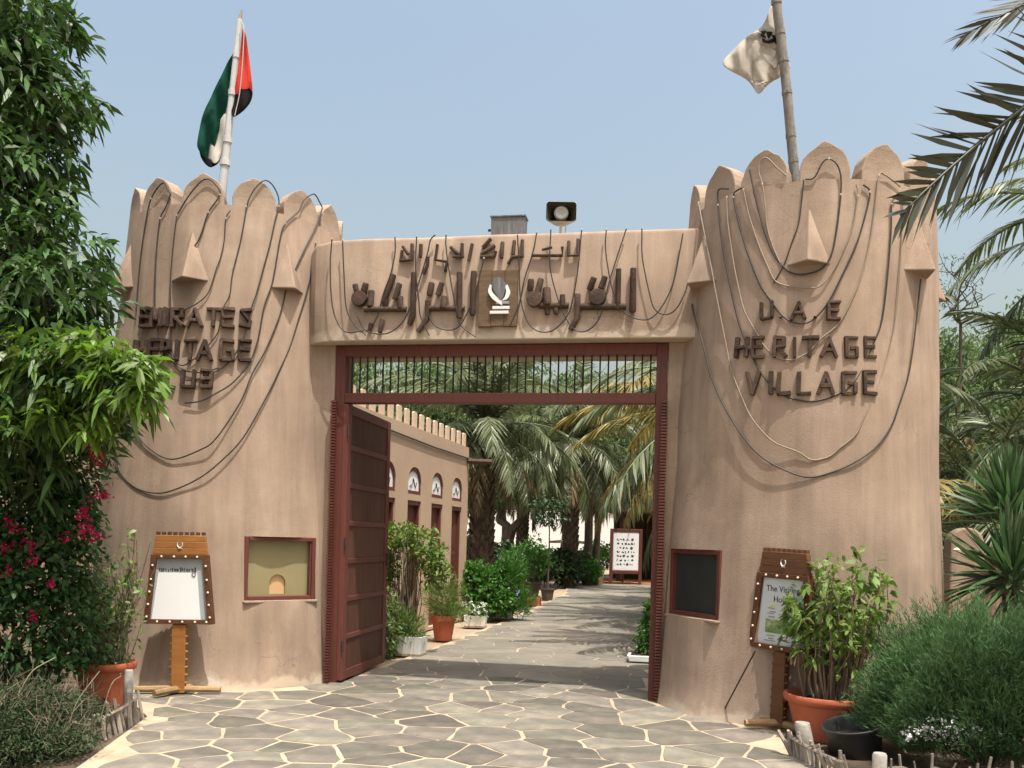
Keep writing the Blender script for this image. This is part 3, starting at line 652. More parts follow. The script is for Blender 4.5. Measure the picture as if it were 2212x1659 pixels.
arabic('large rough wooden Arabic word left of the falcon plaque', [
 [([(952,445),(945,675)],34)], [([(872,452),(870,690)],36), ([(690,645),(890,645)],36), ([(785,592),(780,635)],42), ([(712,510),(702,562)],36), ([(768,510),(750,562)],36)],
 [([(690,612),(690,700),(640,770)],34)], [([(612,452),(605,690),(590,728)],35)],
 [([(340,650),(560,650)],36), ([(535,590),(535,632)],38), ([(456,600),(450,645)],32), ([(497,462),(440,610)],32), ([(528,515),(505,585)],36), ([(370,735),(360,772)],30), ([(432,720),(420,772)],30)],
 [disc(302, 590, 45), ([(370,560),(365,622)],44), ([(280,518),(286,548)],34), ([(338,512),(320,575)],36)]])
# ------------------------------------------------------------------ falcon plaque
a, b = c3((988, 435)), c3((1200, 752)); pw, ph_ = b.x - a.x, a.z - b.z; pc = Vector(((a.x + b.x) / 2, BY, (a.z + b.z) / 2))
pq = thing('emblem_plaque', 'wooden plaque with silver falcon emblem at centre of the lintel', 'plaque', tuple(pc))
for i in range(3): Geo().box(((i - 1) * pw / 3, -.022, 0), (pw / 3 - .003, .05 + .004 * (i % 2), ph_ - .01 * (i % 2))).build('plank', M['board_wood'], pq, bevel=.004)
def pl(p): q = c3(p); return (q.x - pc.x, q.z - pc.z)
def emblem(parent, f, y0, y1, sc=1.0):
    wh = spline([(x, 0, y) for x, y in [f(p) for p in [(1150,520),(1165,565),(1150,600),(1118,612)]]], 6)
    wo_ = [(v.x, v.z) for v in wh] + [(v.x, v.z) for v in spline([(x, 0, y) for x, y in [f(p) for p in [(1118,612),(1135,590),(1143,560),(1138,530)]]], 6)][1:]
    Geo().prism(wo_, 1, y0, y1).build('wing', M['white_paint'], parent)
    l_ = [(v.x, v.z) for v in spline([(x, 0, y) for x, y in [f(p) for p in [(1052,520),(1042,560),(1065,600),(1100,625),(1120,640)]]], 6)] + [(v.x, v.z) for v in spline([(x, 0, y) for x, y in [f(p) for p in [(1120,640),(1116,610),(1085,585),(1062,555),(1062,525)]]], 6)][1:]
    Geo().prism(l_, 1, y0 + .001, y1 - .001).build('wing', M['white_paint'], parent)
    body = [(v.x, v.z) for v in spline([(x, 0, y) for x, y in [f(p) for p in [(1095,475),(1125,490),(1140,530),(1132,575),(1112,608),(1082,570),(1066,530),(1070,492),(1095,475)]]], 5)][:-1]
    Geo().prism(body, 1, y0 - .002, y1 - .004).build('falcon_body', M['weathered'], parent)
    for k, (yy, x0, x1) in enumerate([(622, 1085, 1158), (650, 1065, 1160), (676, 1050, 1155)]):
        p0, p1 = f((x0, yy)), f((x1, yy)); Geo().box(((p0[0] + p1[0]) / 2, (y0 + y1) / 2 + .003 * k, (p0[1] + p1[1]) / 2), (p1[0] - p0[0], abs(y1 - y0), abs(f((0, 0))[1] - f((0, 16))[1]))).build('perch', M['white_paint'] if k else M['ink_grey'], parent, bevel=.003)
emblem(pq, pl, -.048, -.075)
# ------------------------------------------------------------------ loudspeaker and weathered box on the lintel
sp0 = ony(1212, 467, .0); sp = thing('horn_loudspeaker', 'square horn loudspeaker standing on top of the lintel', 'loudspeaker', (sp0.x, 0, 4.695), R_(8))
w2, h2, zc = .152, .098, sp0.z - 4.695
def rrect(w, h, r, n=5):
    P = []
    for cx_, cy_, a0 in ((w - r, h - r, 0), (-w + r, h - r, 90), (-w + r, -h + r, 180), (w - r, -h + r, 270)):
        for i in range(n + 1): P.append((cx_ + r * math.cos(R_(a0 + 90 * i / n)), cy_ + r * math.sin(R_(a0 + 90 * i / n))))
    return P
q = Geo(); rings = []
for y, w, h, r in ((-.14, w2, h2, .03), (-.135, w2 * 1.02, h2 * 1.03, .03), (.10, .085, .062, .03), (.16, .06, .05, .03)): rings.append([(x, y, z + zc) for x, z in rrect(w, h, r)])
n = len(rings[0]); VV = sum(rings, []); q.add(VV, [(j*n + i, j*n + (i+1) % n, (j+1)*n + (i+1) % n, (j+1)*n + i) for j in range(3) for i in range(n)] + [tuple(3*n + i for i in range(n))])
o = q.build('horn_shell', M['speaker_out'], sp); smooth_by(o, 40)
q = Geo(); rings = []
for y, w, h, r in ((-.1398, w2 * .985, h2 * .975, .028), (-.09, w2 * .86, h2 * .84, .03), (.06, .066, .052, .03)): rings.append([(x, y, z + zc) for x, z in rrect(w, h, r)])
VV = sum(rings, []); q.add(VV, [(j*n + i, j*n + (i+1) % n, (j+1)*n + (i+1) % n, (j+1)*n + i) for j in range(2) for i in range(n)] + [tuple(2*n + i for i in range(n))])
o = q.build('horn_mouth', M['speaker_in'], sp); smooth_by(o, 40)
q = Geo(); q.lathe([(.03, 0), (.05, .01), (.070, .05), (.074, .10), (.06, .118), (.03, .112), (.012, .10)], 24); q.move(Matrix.Translation((0, .02, zc + .005)) @ Matrix.Rotation(R_(90), 4, 'X'))
o = q.build('driver_cone', M['speaker_out'], sp); smooth_by(o, 40)
q = Geo(); q.box((0, -.02, .012), (.16, .10, .02)); q.tube([(0, .02, .015), (0, .02, zc - .06)], .014, 8); q.tube([(.05, .02, .015), (.05, .02, zc - .05)], .008, 6); q.build('bracket', M['white_paint'], sp)
a, b = ony(1064, 475, .12), ony(1136, 503, .12)
jb = thing('junction_box', 'weathered grey box on the lintel beside the loudspeaker', 'box', ((a.x + b.x) / 2, .12, 4.69))
hb = a.z - 4.69; wb = b.x - a.x
Geo().box((0, 0, hb / 2), (wb, .16, hb)).build('casing', M['weathered'], jb, bevel=.006)
Geo().box((.0, -.002, hb + .008), (wb + .02, .18, .016)).build('lid', M['weathered'], jb, bevel=.004)
Geo().tube([(-wb/2 - .04, -.02, hb * .55), (-wb/2 + .01, -.02, hb * .55)], .014, 8).build('cable_gland', M['cable'], jb)
# ------------------------------------------------------------------ festoon cables
def festoon(pts2, surf, label, r=.0074, m='cable', group=None, clips=()):
    P = [surf(*p) for p in pts2]; S = spline(P, 6); o = S[0]
    th = thing('festoon_cable', label, 'cable', tuple(o), group=group)
    q = Geo().tube(S, r, 6); ob = q.build('wire', M[m], th, world=True); smooth_by(ob, 80)
    for ci in clips:
        p = P[ci]; Geo().box(p, (.016, .016, .020)).build('clip', M['clip'], th, world=True, bevel=.004)
k2 = lambda x, y: (225.4 + .3261 * x, 360.6 + .3261 * y)
k8 = lambda x, y: (.502 * x, 826.4 + .502 * y)
k4 = lambda x, y: (1442.5 + .2853 * x, 300.5 + .2853 * y)
sL = lambda x, y: cone_hit(x, y, TL, .020); sR = lambda x, y: cone_hit(x, y, TR, .020)
GL_, GR_, GB_ = 'cables draped on the left tower', 'cables draped on the right tower', 'cables draped on the lintel'
def lc(pts, label, kk=None, **kw): festoon([k2(*p) for p in pts], sL, label, group=GL_, **kw)
j8 = lambda pts: [((k8(x, y)[0] - 225.4) / .3261, (k8(x, y)[1] - 360.6) / .3261) for x, y in pts]
lc([(1402,500),(1392,570),(1370,710),(1330,870),(1290,1000),(1230,1190),(1150,1370),(1060,1550)] + j8([(1048,235),(960,330),(860,410),(740,465),(660,475),(580,450),(520,390),(500,300),(486,180)]), 'lowest hanging black cable loop on left tower, running up beside the lintel', clips=(0,))
lc([(1445,270),(1400,400),(1330,540),(1270,670),(1210,800),(1190,880),(1150,1020),(1060,1230),(980,1370),(900,1560)] + j8([(930,240),(860,290),(740,330),(650,290),(590,220),(575,150)]), 'second lowest cable loop on left tower, hung from its rightmost front merlon', clips=(0,))
lc([(1445,270),(1400,188),(1370,185),(1320,220),(1290,290),(1200,375),(1170,450),(1140,620),(1110,780),(1060,920),(1030,1080),(1010,1170),(960,1300),(850,1430),(740,1500),(640,1550),(530,1565)], 'cable looped over a merlon and down the left tower, ending just below CLUB', clips=(5,))
lc([(945,262),(960,210),(1000,140),(1060,90),(1110,115),(1150,190),(1155,260),(1130,360),(1100,500),(1060,650),(1010,830),(970,950),(940,1080),(900,1180),(830,1290),(720,1365),(640,1400),(540,1415)], 'cable arched over the merlon right of the white flagpole and crossing the word CLUB', clips=(6,))
lc([(940,262),(935,310),(900,500),(850,700),(830,850),(790,930),(770,1010),(750,1100),(690,1180),(610,1260),(510,1315),(452,1230),(440,1060),(437,900),(440,720),(460,480),(480,320)], 'thin cable loop on left tower dipping through the letters of HERITAGE', r=.006, clips=(0, 16))
lc([(480,320),(560,190),(640,97),(690,82),(740,120),(765,185),(690,300),(650,420),(622,490),(600,520)], 'cable arched over the tallest merlon left of the white flagpole', clips=(5, 6))
lc([(835,290),(805,340),(795,480),(770,600),(740,680),(690,830),(620,900),(530,950)], 'thin cable dropping from a parapet notch to the word EMIRATES', r=.006, clips=(1,))
lc([(440,180),(405,270),(370,340),(350,500),(338,700),(335,940),(350,1050),(390,1200),(500,1330),(640,1362),(760,1330)], 'cable on left tower falling past the letter M of EMIRATES', r=.007, clips=(2,))
lc([(440,180),(400,110),(360,130),(310,210),(280,330),(245,560),(225,760),(210,960)], 'cable running over the left tower merlon nearest the mango tree', clips=(3,))
def rc(pts, label, **kw): festoon([k4(*p) for p in pts], sR, label, group=GR_, **kw)
rc([(155,1095),(200,1330),(260,1530),(330,1800),(430,2030),(560,2240),(690,2390),(850,2490),(1060,2560),(1250,2520),(1430,2440),(1580,2330),(1690,2180),(1760,1990),(1820,1800),(1860,1560),(1890,1300),(1915,1060)], 'lowest hanging black cable loop on right tower', r=.0075)
rc([(232,482),(270,680),(330,980),(370,1200),(430,1500),(480,1740),(570,1980),(640,2120),(740,2240),(830,2310),(990,2370),(1090,2430),(1220,2405),(1300,2340),(1420,2240),(1480,2120),(1560,1940),(1640,1720),(1700,1500),(1740,1250),(1775,700),(1780,440)], 'pale cable loop sagging just above the lowest loop on right tower', m='cable_pale', r=.007, clips=(0,))
rc([(460,378),(385,385),(380,500),(400,700),(430,900),(480,1150),(540,1400),(620,1600),(700,1760),(800,1880),(900,1950),(1060,1985),(1200,1965),(1330,1910),(1420,1830),(1500,1680),(1560,1540),(1620,1380),(1660,1080),(1690,700),(1695,490),(1730,440)], 'black cable loop running just below the letters of VILLAGE', r=.0075, clips=(2, 20))
rc([(445,440),(455,640),(500,950),(530,1100),(580,1300),(680,1480),(750,1590),(850,1660),(950,1670),(1070,1610),(1150,1520),(1290,1400),(1390,1220),(1470,1020),(1530,780),(1570,520),(1600,275),(1640,270),(1700,310),(1760,360)], 'pale cable loop crossing the letters of HERITAGE on right tower', m='cable_pale', clips=(0, 16))
rc([(575,370),(530,385),(498,440),(540,640),(600,850),(700,1100),(800,1250),(870,1340),(960,1390),(1060,1390),(1150,1320),(1230,1210),(1330,1010),(1430,790),(1500,560),(1530,400),(1480,345)], 'black cable loop crossing the letters U.A.E on right tower', clips=(2, 15))
rc([(572,380),(610,560),(680,780),(750,950),(810,1070),(900,1110),(1040,1125),(1150,1115),(1240,1010),(1320,860),(1400,660),(1440,430),(1428,345)], 'thin pale cable loop passing between the centre hood and U.A.E', m='cable_pale', r=.007, clips=(0, 11))
rc([(620,230),(660,430),(720,660),(790,850),(880,970),(960,1020),(1060,1020),(1170,975),(1240,870),(1280,680),(1310,420),(1310,280),(1280,190),(1220,150),(1170,180),(1110,290),(1040,305)], 'black cable loop under the centre hood of right tower, arched over a merlon', r=.0075, clips=(10, 13))
rc([(895,275),(830,220),(750,143),(700,170),(690,250),(715,340),(735,480),(750,650),(790,800),(860,960)], 'pale cable arched over the merlon left of the wooden flagpole', m='cable_pale', r=.007, clips=(5,))
rc([(1030,310),(1010,500),(990,640),(940,780),(880,950),(800,1090)], 'thin cable from the notch beside the wooden flagpole to the centre hood', r=.006)
sB = lambda x, y: c3((x, y), BY - .045)
def sBt(x, y): return sB(x, y)
BL = [([(147,250),(137,400),(145,600),(175,720),(230,780),(330,772)], 'leftmost cable hanging down the lintel face'),
 ([(207,258),(215,450),(228,640),(270,730),(340,798)], 'second cable from the left on the lintel face'),
 ([(505,238),(505,330),(480,450),(440,560),(400,700),(345,780)], 'cable slanting across the Arabic word end at the lintel left'),
 ([(735,225),(705,260),(690,330),(640,500),(590,640),(550,720),(480,780),(400,790),(330,760),(292,690)], 'wide cable loop below the Arabic word left of the plaque'),
 ([(628,235),(622,420),(640,600),(650,690),(700,800)], 'cable falling through the tall letter left of the lintel middle'),
 ([(795,225),(795,300),(820,480),(850,640),(880,740),(960,806)], 'cable passing behind the plaque side to the lintel lower edge'),
 ([(1010,360),(960,560),(900,700),(850,760),(780,765),(720,730),(680,650)], 'short cable loop just left of the falcon plaque'),
 ([(1565,198),(1540,450),(1500,650),(1440,740),(1370,780),(1290,760),(1240,680),(1215,560),(1210,400),(1200,228)], 'deep cable loop just right of the falcon plaque'),
 ([(1310,213),(1290,320),(1240,480),(1210,620),(1160,740)], 'cable slanting down onto the plaque right edge'),
 ([(1820,190),(1770,340),(1720,500),(1690,620),(1660,710),(1600,770),(1530,770),(1470,690),(1420,560),(1385,400),(1390,198)], 'cable loop hanging below the loudspeaker'),
 ([(1705,198),(1700,300),(1720,450),(1750,570),(1800,660),(1880,705),(1960,700),(2030,620),(2090,480),(2140,220)], 'cable loop sagging at the lintel right end'),
 ([(1907,190),(1910,360),(1950,560),(1980,650),(2040,680),(2100,650),(2150,560),(2165,510)], 'rightmost cable loop joining the lintel to the right tower')]
for pts, lb_ in BL:
    festoon(pts, sBt, lb_, r=.0068, group=GB_, clips=(0,))
# ------------------------------------------------------------------ flagpoles and flags
zl = 10.25; zr = 9.62
def pole(pts, Z, r0, r1, m, name, label, n=10):
    P = [at(x, y, Z) for x, y in pts]; P = [P[0] + (P[0] - P[1]).normalized() * 1.0] + P
    t = thing(name, label, 'flagpole', tuple(P[0]), group='flagpoles on the gate towers'); S = spline(P, 4)
    q = Geo().tube(S, [r0 + (r1 - r0) * i / (len(S) - 1) for i in range(len(S))], n); o = q.build('shaft', m, t, world=True); smooth_by(o, 60)
    return t, S
t, S = pole([(482, 392), (489, 325), (499, 228), (510, 120), (518, 42)], zl, .052, .030, M['pole_white'], 'flagpole', 'white metal flagpole rising from the left tower')
for i, r in ((6, .058), (9, .052), (13, .046), (16, .042)): Geo().tube([S[i] - Vector((0, 0, .03)), S[i] + Vector((0, 0, .03))], r, 10).build('band', M['pole_white'], t, world=True)
Geo().tube([S[-1], S[-1] + Vector((.02, 0, .10))], [.025, .008], 6).build('finial', M['rock'], t, world=True)
Geo().tube(spline([at(520, 45, zl - .06), at(527, 70, zl - .08), at(519, 190, zl - .1), at(507, 250, zl - .1)], 5), .006, 5).build('halyard', M['clip'], t, world=True)
t, S = pole([(1718, 388), (1711, 320), (1700, 200), (1690, 110), (1680, 30), (1668, -80)], zr, .052, .046, M['pole_wood'], 'flagpole', 'rough wooden flagpole rising from the right tower')
for i in range(3, len(S) - 1, 3): Geo().tube([S[i] - (S[i+1] - S[i]).normalized() * .02, S[i] + (S[i+1] - S[i]).normalized() * .02], .054, 10).build('node_ring', M['pole_wood'], t, world=True)
def cloth_piece(name, poly, Z, m, parent, amp=.05, ph=0.0, curve=5):
    out = [(v.x, v.y) for v in spline([(x, y, 0) for x, y in poly + [poly[0]]], curve)][:-1]
    bm = bmesh.new(); vs = [bm.verts.new((x, y, 0)) for x, y in out]; f = bm.faces.new(vs)
    bmesh.ops.triangulate(bm, faces=bm.faces[:]); bmesh.ops.subdivide_edges(bm, edges=bm.edges[:], cuts=3, use_grid_fill=True)
    bmesh.ops.triangulate(bm, faces=bm.faces[:])
    for v in bm.verts:
        x, y = v.co.x, v.co.y; d = amp * (math.sin((x + y * .35) / 11 + ph) + .5 * math.sin((x - y * .2) / 6.0 + ph * 2))
        v.co = at(x, y, Z + d) - Vector(parent.location)
    bmesh.ops.recalc_face_normals(bm, faces=bm.faces)
    me = bpy.data.meshes.new(name); bm.to_mesh(me); bm.free(); o = link(name, me, m, parent); smooth_by(o, 80)
    s = o.modifiers.new('solid', 'SOLIDIFY'); s.thickness = .005
    return o
fl = thing('flag', 'limp flag in red, green, white and black on the white flagpole', 'flag', tuple(at(505, 240, zl)))
cloth_piece('red_band', [(524, 62), (531, 75), (537, 115), (543, 165), (545, 196), (534, 186), (522, 190), (514, 204), (508, 195), (514, 150)], zl - .05, M['f_red'], fl, .03)
cloth_piece('black_band', [(520, 190), (534, 186), (545, 197), (543, 216), (531, 234), (505, 252), (500, 235), (508, 205)], zl - .045, M['f_black'], fl, .03)
cloth_piece('green_band', [(504, 115), (500, 150), (492, 225), (474, 280), (456, 340), (444, 343), (428, 322), (427, 300), (440, 245), (470, 180), (490, 138)], zl + .03, M['f_green'], fl, .05)
cloth_piece('white_band', [(498, 225), (490, 300), (478, 338), (465, 352), (452, 345), (447, 335), (455, 300), (474, 262)], zl + .055, M['f_white'], fl, .05, 1.0)
cloth_piece('black_band', [(430, 322), (444, 337), (462, 347), (478, 335), (472, 352), (457, 361), (445, 356), (434, 340)], zl + .065, M['f_black'], fl, .03, 2.0)
k9 = lambda x, y: (1532.7 + .317 * x, .317 * y)
f2 = thing('flag', 'cream white flag with a dark emblem flying from the wooden flagpole', 'flag', tuple(at(1640, 120, zr)))
cloth_piece('cloth', [k9(*p) for p in [(420, 40), (360, 175), (245, 258), (165, 335), (88, 430), (160, 490), (250, 540), (300, 600), (336, 640), (405, 572), (485, 522), (540, 470), (545, 450), (528, 380), (518, 230), (490, 120), (455, 60)]], zr + .09, M['f_cream'], f2, .055, curve=3)
for pp in ([(345,215),(385,210),(372,240)], [(385,215),(430,218),(402,262)], [(360,255),(395,275),(430,262),(440,285),(400,295),(362,282)], [(425,235),(448,245),(462,300),(440,280)], [(345,228),(375,240),(385,262),(352,248)]):
    cloth_piece('emblem', [k9(*p) for p in pp], zr + .045, M['f_black'], f2, .004, curve=3)
cloth_piece('emblem', [k9(*p) for p in [(412,430),(440,395),(470,420),(462,455),(438,462)]], zr + .05, mat('faded_print', (.5, .47, .41), .8), f2, .004, curve=3)
# ------------------------------------------------------------------ sign boards on posts
def sign(name, label, loc, rot, lean, white):
    t = thing(name, label, 'sign', loc, rot, group='notice boards beside the gate')
    t.rotation_euler = (0, lean, rot)
    sw = M['sign_wood' if white else 'sign_wood_shaded']
    post = [(-.065, .0), (.065, .0), (.065, .664), (-.065, .664)]
    q = Geo().prism(post, 1, -.03, .03); q.build('post', sw, t, bevel=.006)
    q = Geo()
    for s in (-1, 1):
        for i in range(8): q.lathe([(.0, -.012), (.02, -.010), (.024, 0), (.02, .010), (.0, .012)], 8, (s * .066, 0, .10 + i * .075))
    q.build('carved_edge', sw, t)
    b0, b1, z0, z1 = .335, .27, .67, 1.34
    q = Geo().prism([(-b0, z0), (b0, z0), (b1, z1), (-b1, z1)], 1, .012, .030); q.build('back_panel', M['sign_frame'], t)
    fr = M['sign_frame']
    def slat(p, q_, w, nm):
        p = Vector((p[0], 0, p[1])); q_ = Vector((q_[0], 0, q_[1])); d = (q_ - p).normalized(); e = Vector((-d.z, 0, d.x)) * w / 2
        g = Geo(); g.prism([((p + e).x, (p + e).z), ((p - e).x, (p - e).z), ((q_ - e).x, (q_ - e).z), ((q_ + e).x, (q_ + e).z)], 1, -.045, .011); g.build(nm, fr, t, bevel=.004)
    w = .055
    slat((-b0 + .027, z0), (-b1 + .027, z1), w, 'frame_side'); slat((b0 - .027, z0), (b1 - .027, z1), w, 'frame_side')
    slat((-b0 + .055, z0 + .022), (b0 - .055, z0 + .022), .044, 'frame_rail'); slat((-b1 + .05, z1 - .02), (b1 - .05, z1 - .02), .04, 'frame_rail')
    Geo().prism([(-b0 + .05, z0 + .04), (b0 - .05, z0 + .04), (b1 - .05, z1 - .035), (-b1 + .05, z1 - .035)], 1, -.012, -.004).build('backing', M['backing'], t)
    for k in range(3):                                               # crest boards
        za, zb = 1.342 + k * .062, 1.342 + (k + 1) * .062 - .003; wa = .262 - k * .009; wb = wa - .009
        Geo().prism([(-wa, za), (wa, za), (wb, zb), (-wb, zb)], 1, -.03, .02 + .002 * k).build('crest_board', sw, t, bevel=.004)
    for i in range(9): Geo().box((-.215 + i * .054, -.005, 1.545), (.029, .05, .032)).build('crest_tooth', fr if white else sw, t, bevel=.004)
    nail = Geo().lathe([(.011, 0), (.010, .006), (.006, .010), (.001, .011)], 8).move(Matrix.Rotation(R_(90), 4, 'X')).mesh('nail'); nail.materials.append(M['nail'])
    pts = [(-b0 + .027 + (b0 - b1) * f, z0 + (z1 - z0) * f) for f in (.1, .28, .46, .64, .84)]
    for x, z in pts + [(-x, z) for x, z in pts] + [(x, z0 + .022) for x in (-.2, -.08, .04, .16, .27)] + [(x, z1 - .02) for x in (-.17, -.05, .06, .17)]:
        o = link('nail', nail, None, t); o.location = (x, -.046, z)
    # crossed log feet
    for a, L in ((R_(4), .40), (R_(62), .30)):
        Geo().tube([(-L * math.cos(a), -L * math.sin(a), .035), (0, 0, .04), (L * math.cos(a), L * math.sin(a), .03)], [.03, .034, .03], 8).build('foot', M['log_foot'], t)
    return t
def text(s, size, loc, parent, m, ext=.0015, name='lettering', align='CENTER'):
    cu = bpy.data.curves.new(name, 'FONT'); cu.body = s; cu.size = size; cu.extrude = ext; cu.align_x = align
    o = bpy.data.objects.new(name, cu); COL.objects.link(o); bpy.context.view_layer.update()
    dg = bpy.context.evaluated_depsgraph_get(); me = bpy.data.meshes.new_from_object(o.evaluated_get(dg)); bpy.data.objects.remove(o, do_unlink=True)
    ob = link(name, me, m, parent); ob.data.materials.clear(); ob.data.materials.append(m); ob.location = loc; ob.rotation_euler = (R_(90), 0, 0); return ob
sp_ = gnd(385, 1500)
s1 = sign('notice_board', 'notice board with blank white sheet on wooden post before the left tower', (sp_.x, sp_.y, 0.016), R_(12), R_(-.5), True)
Geo().prism([(-.262, .712), (.205, .712), (.165, 1.165), (-.205, 1.165)], 1, -.020, -.014).build('paper_sheet', M['paper'], s1)
rr_ = random.Random(8)
q = Geo(); x = -.2
while x < .14:
    w = rr_.uniform(.006, .022); q.box((x + w / 2, -.0135, 1.18 + rr_.uniform(0, .018)), (w, .002, rr_.uniform(.02, .05))); x += w + rr_.uniform(.002, .012)
q.build('heading_print', M['ink'], s1)
Geo().tube([(.135 + .018 * math.cos(a), -.024, 1.155 + .022 * math.sin(a)) for a in [i * math.pi / 6 for i in range(13)]], .003, 5).build('paper_ring', M['cable'], s1)
def smallem(parent, cx, cz, s, y):
    q = Geo(); P = [Vector((cx + s * .55 * math.cos(a), y, cz + s * .7 * math.sin(a))) for a in [R_(d) for d in range(-235, 60, 20)]]
    q.tube(P, [s * (.06 + .13 * math.sin(math.pi * i / (len(P) - 1))) for i in range(len(P))], 6, flat=.5); q.box((cx, y, cz - s * .85), (s * .8, .006, s * .18)); q.build('emblem', M['white_paint'], parent)
smallem(s1, .0, 1.44, .045, -.034)
sp_ = gnd(1680, 1575)
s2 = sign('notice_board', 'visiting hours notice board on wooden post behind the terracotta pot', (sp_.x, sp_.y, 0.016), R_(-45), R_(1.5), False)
Geo().prism([(-.255, .715), (.255, .715), (.205, 1.295), (-.205, 1.295)], 1, -.020, -.014).build('paper_sheet', mat('poster_paper', (.52, .55, .57), .5, .04), s2)
text('The Visiting', .075, (0, -.0215, 1.18), s2, M['ink']); text('Hours', .075, (0, -.0215, 1.09), s2, M['ink'])
q = Geo()
for i, (z, segs) in enumerate([(1.03, 2), (1.00, 1), (.985, 3), (.955, 2), (.79, 2), (.765, 3), (.745, 1)]):
    for k in range(segs):
        L = rr_.uniform(.05, .12); q.box((-.12 + k * .13 + rr_.uniform(0, .03), -.0205, z), (L, .002, .008 + .004 * (i % 2)))
q.build('fine_print', M['ink_grey'], s2)
Geo().box((-.02, -.0205, .875), (.30, .002, .12)).build('picture', mat('printed_picture', (.30, .36, .17), .6, .5, 30, col2=(.08, .17, .05), mixs=18), s2)
smallem(s2, .0, 1.44, .045, -.034)
ln = gnd(1555, 1555); tp = at(1632, 1405, depth(gnd(1680, 1575)) - .05)
tag(Geo().tube([ln + Vector((0, 0, .02)), tp], .007, 6).build('prop_stick', M['dark_wood'], None, origin=tuple(ln)), 'thin stick leaning from the ground to the visiting hours board', 'stick')
# ------------------------------------------------------------------ pots and tub
def pot_geo(R, H, lip=.06, base=.72):
    return Geo().lathe([(R * base, 0), (R * base * 1.01, .01), (R * .93, H - lip * 1.3), (R * .95, H - lip * 1.25), (R * 1.02, H - lip), (R * 1.045, H - lip * .45), (R * 1.02, H - .004), (R * .97, H), (R * .90, H - .02), (R * .87, H - .07), (.01, H - .072)], 36)
def potted(label, loc, R, H, rim=True):
    t = thing('plant_pot', label, 'pot', loc); o = pot_geo(R, H).build('pot', M['terracotta'], t); smooth_by(o, 45)
    q = Geo(); q.lathe([(R * .885, 0), (R * .6, .02), (R * .3, .012), (.01, .02)], 20, (0, 0, H - .068)); q.build('soil', M['soil'], t); return t
def stems(root, zb, R, n, hgt, spread, m, r=.006, seed=0, wig=.05, name='stem'):
    rr = random.Random(seed); tips = []; g = Geo()
    for i in range(n):
        a = rr.uniform(0, 6.283); d = R * math.sqrt(rr.random()); b = Vector((d * math.cos(a), d * math.sin(a), zb)); h = hgt * rr.uniform(.55, 1.05)
        top = b + Vector((b.x / R * spread * rr.uniform(.3, 1.1) + rr.gauss(0, wig), b.y / R * spread * rr.uniform(.3, 1.1) + rr.gauss(0, wig), h))
        P = [b, b.lerp(top, .33) + Vector((rr.gauss(0, wig), rr.gauss(0, wig), 0)) * .5, b.lerp(top, .66) + Vector((rr.gauss(0, wig), rr.gauss(0, wig), 0)) * .7, top]
        S = spline(P, 3); g.tube(S, [r * (1 - .6 * k / (len(S) - 1)) for k in range(len(S))], 4, caps=False); tips.append(S)
    g.build(name, m, root); return tips
def leafy(root, name, C, O, per, spread, L, Wd, droop, m, up=0.0, label=None):
    P, D, LL, WW, dr = whorls(np.array(C), np.array(O), per, spread, L, Wd, droop, up)
    me = leaf_mesh(name, P, D, LL, WW, dr); o = link(name, me, m, root); return o
pc_ = gnd(1790, 1592); pc_.z = 0.0
potted('big terracotta pot holding the leafy stems in front of the right tower', (pc_.x, pc_.y, -.005), .365, .37)
pt = thing('potted_plant', 'tall many stemmed leafy plant growing in the big terracotta pot', 'plant', (pc_.x, pc_.y, .30))
tips = stems(pt, 0, .24, 70, 1.10, .20, M['stem'], .009, 4, .06)
C = []; O = []
for S in tips:
    for f in (.55, .68, .8, .9, 1.0):
        if rnd.random() < (.25 if f < .6 else .75): p = S[int(f * (len(S) - 1))]; C.append(tuple(p)); O.append((p.x * 1.5 + rnd.gauss(0, .3), p.y * 1.5 + rnd.gauss(0, .3), .3))
Cw = [((-.16, 0, .95), (-.3, -.2, .3)), ((-.24, -.05, .8), (-.5, -.2, 0)), ((.26, 0, .75), (.6, -.1, -.1)), ((.32, 0, .62), (.7, -.2, -.2)), ((.28, -.05, .9), (.5, 0, .2)), ((-.26, -.05, .62), (-.5, 0, -.2)), ((-.2, -.1, .5), (-.4, -.2, -.2)), ((.18, 0, 1.12), (.2, 0, .4)), ((.3, -.02, 1.06), (.5, 0, .1)), ((-.05, 0, 1.08), (0, 0, .5)), ((-.30, 0, .70), (-.4, -.3, 0)), ((-.33, -.05, .86), (-.4, -.3, 0)), ((-.34, -.08, .58), (-.4, -.3, -.1))]
for c0, o0 in Cw:
    for _ in range(7): C.append(tuple(np.array(c0) + nrg.normal(size=3) * .07)); O.append(o0)
leafy(pt, 'leaves', C, O, 5, .025, .095, .040, .45, M['potleaf'], .05)
tb = gnd(1848, 1628); tub = thing('plastic_tub', 'tilted black plastic tub between the terracotta pot and the stick fence', 'tub', (tb.x, tb.y, .0)); tub.rotation_euler = (R_(7), R_(-9), 0)
o = Geo().lathe([(.185, .0), (.195, .01), (.220, .215), (.232, .22), (.234, .238), (.222, .243), (.208, .225), (.18, .03), (.01, .028)], 36).build('shell', M['black_plastic'], tub); smooth_by(o, 45)
Geo().lathe([(.192, 0), (.1, .015), (.01, .02)], 24, (0, 0, .13)).build('soil', M['soil'], tub)
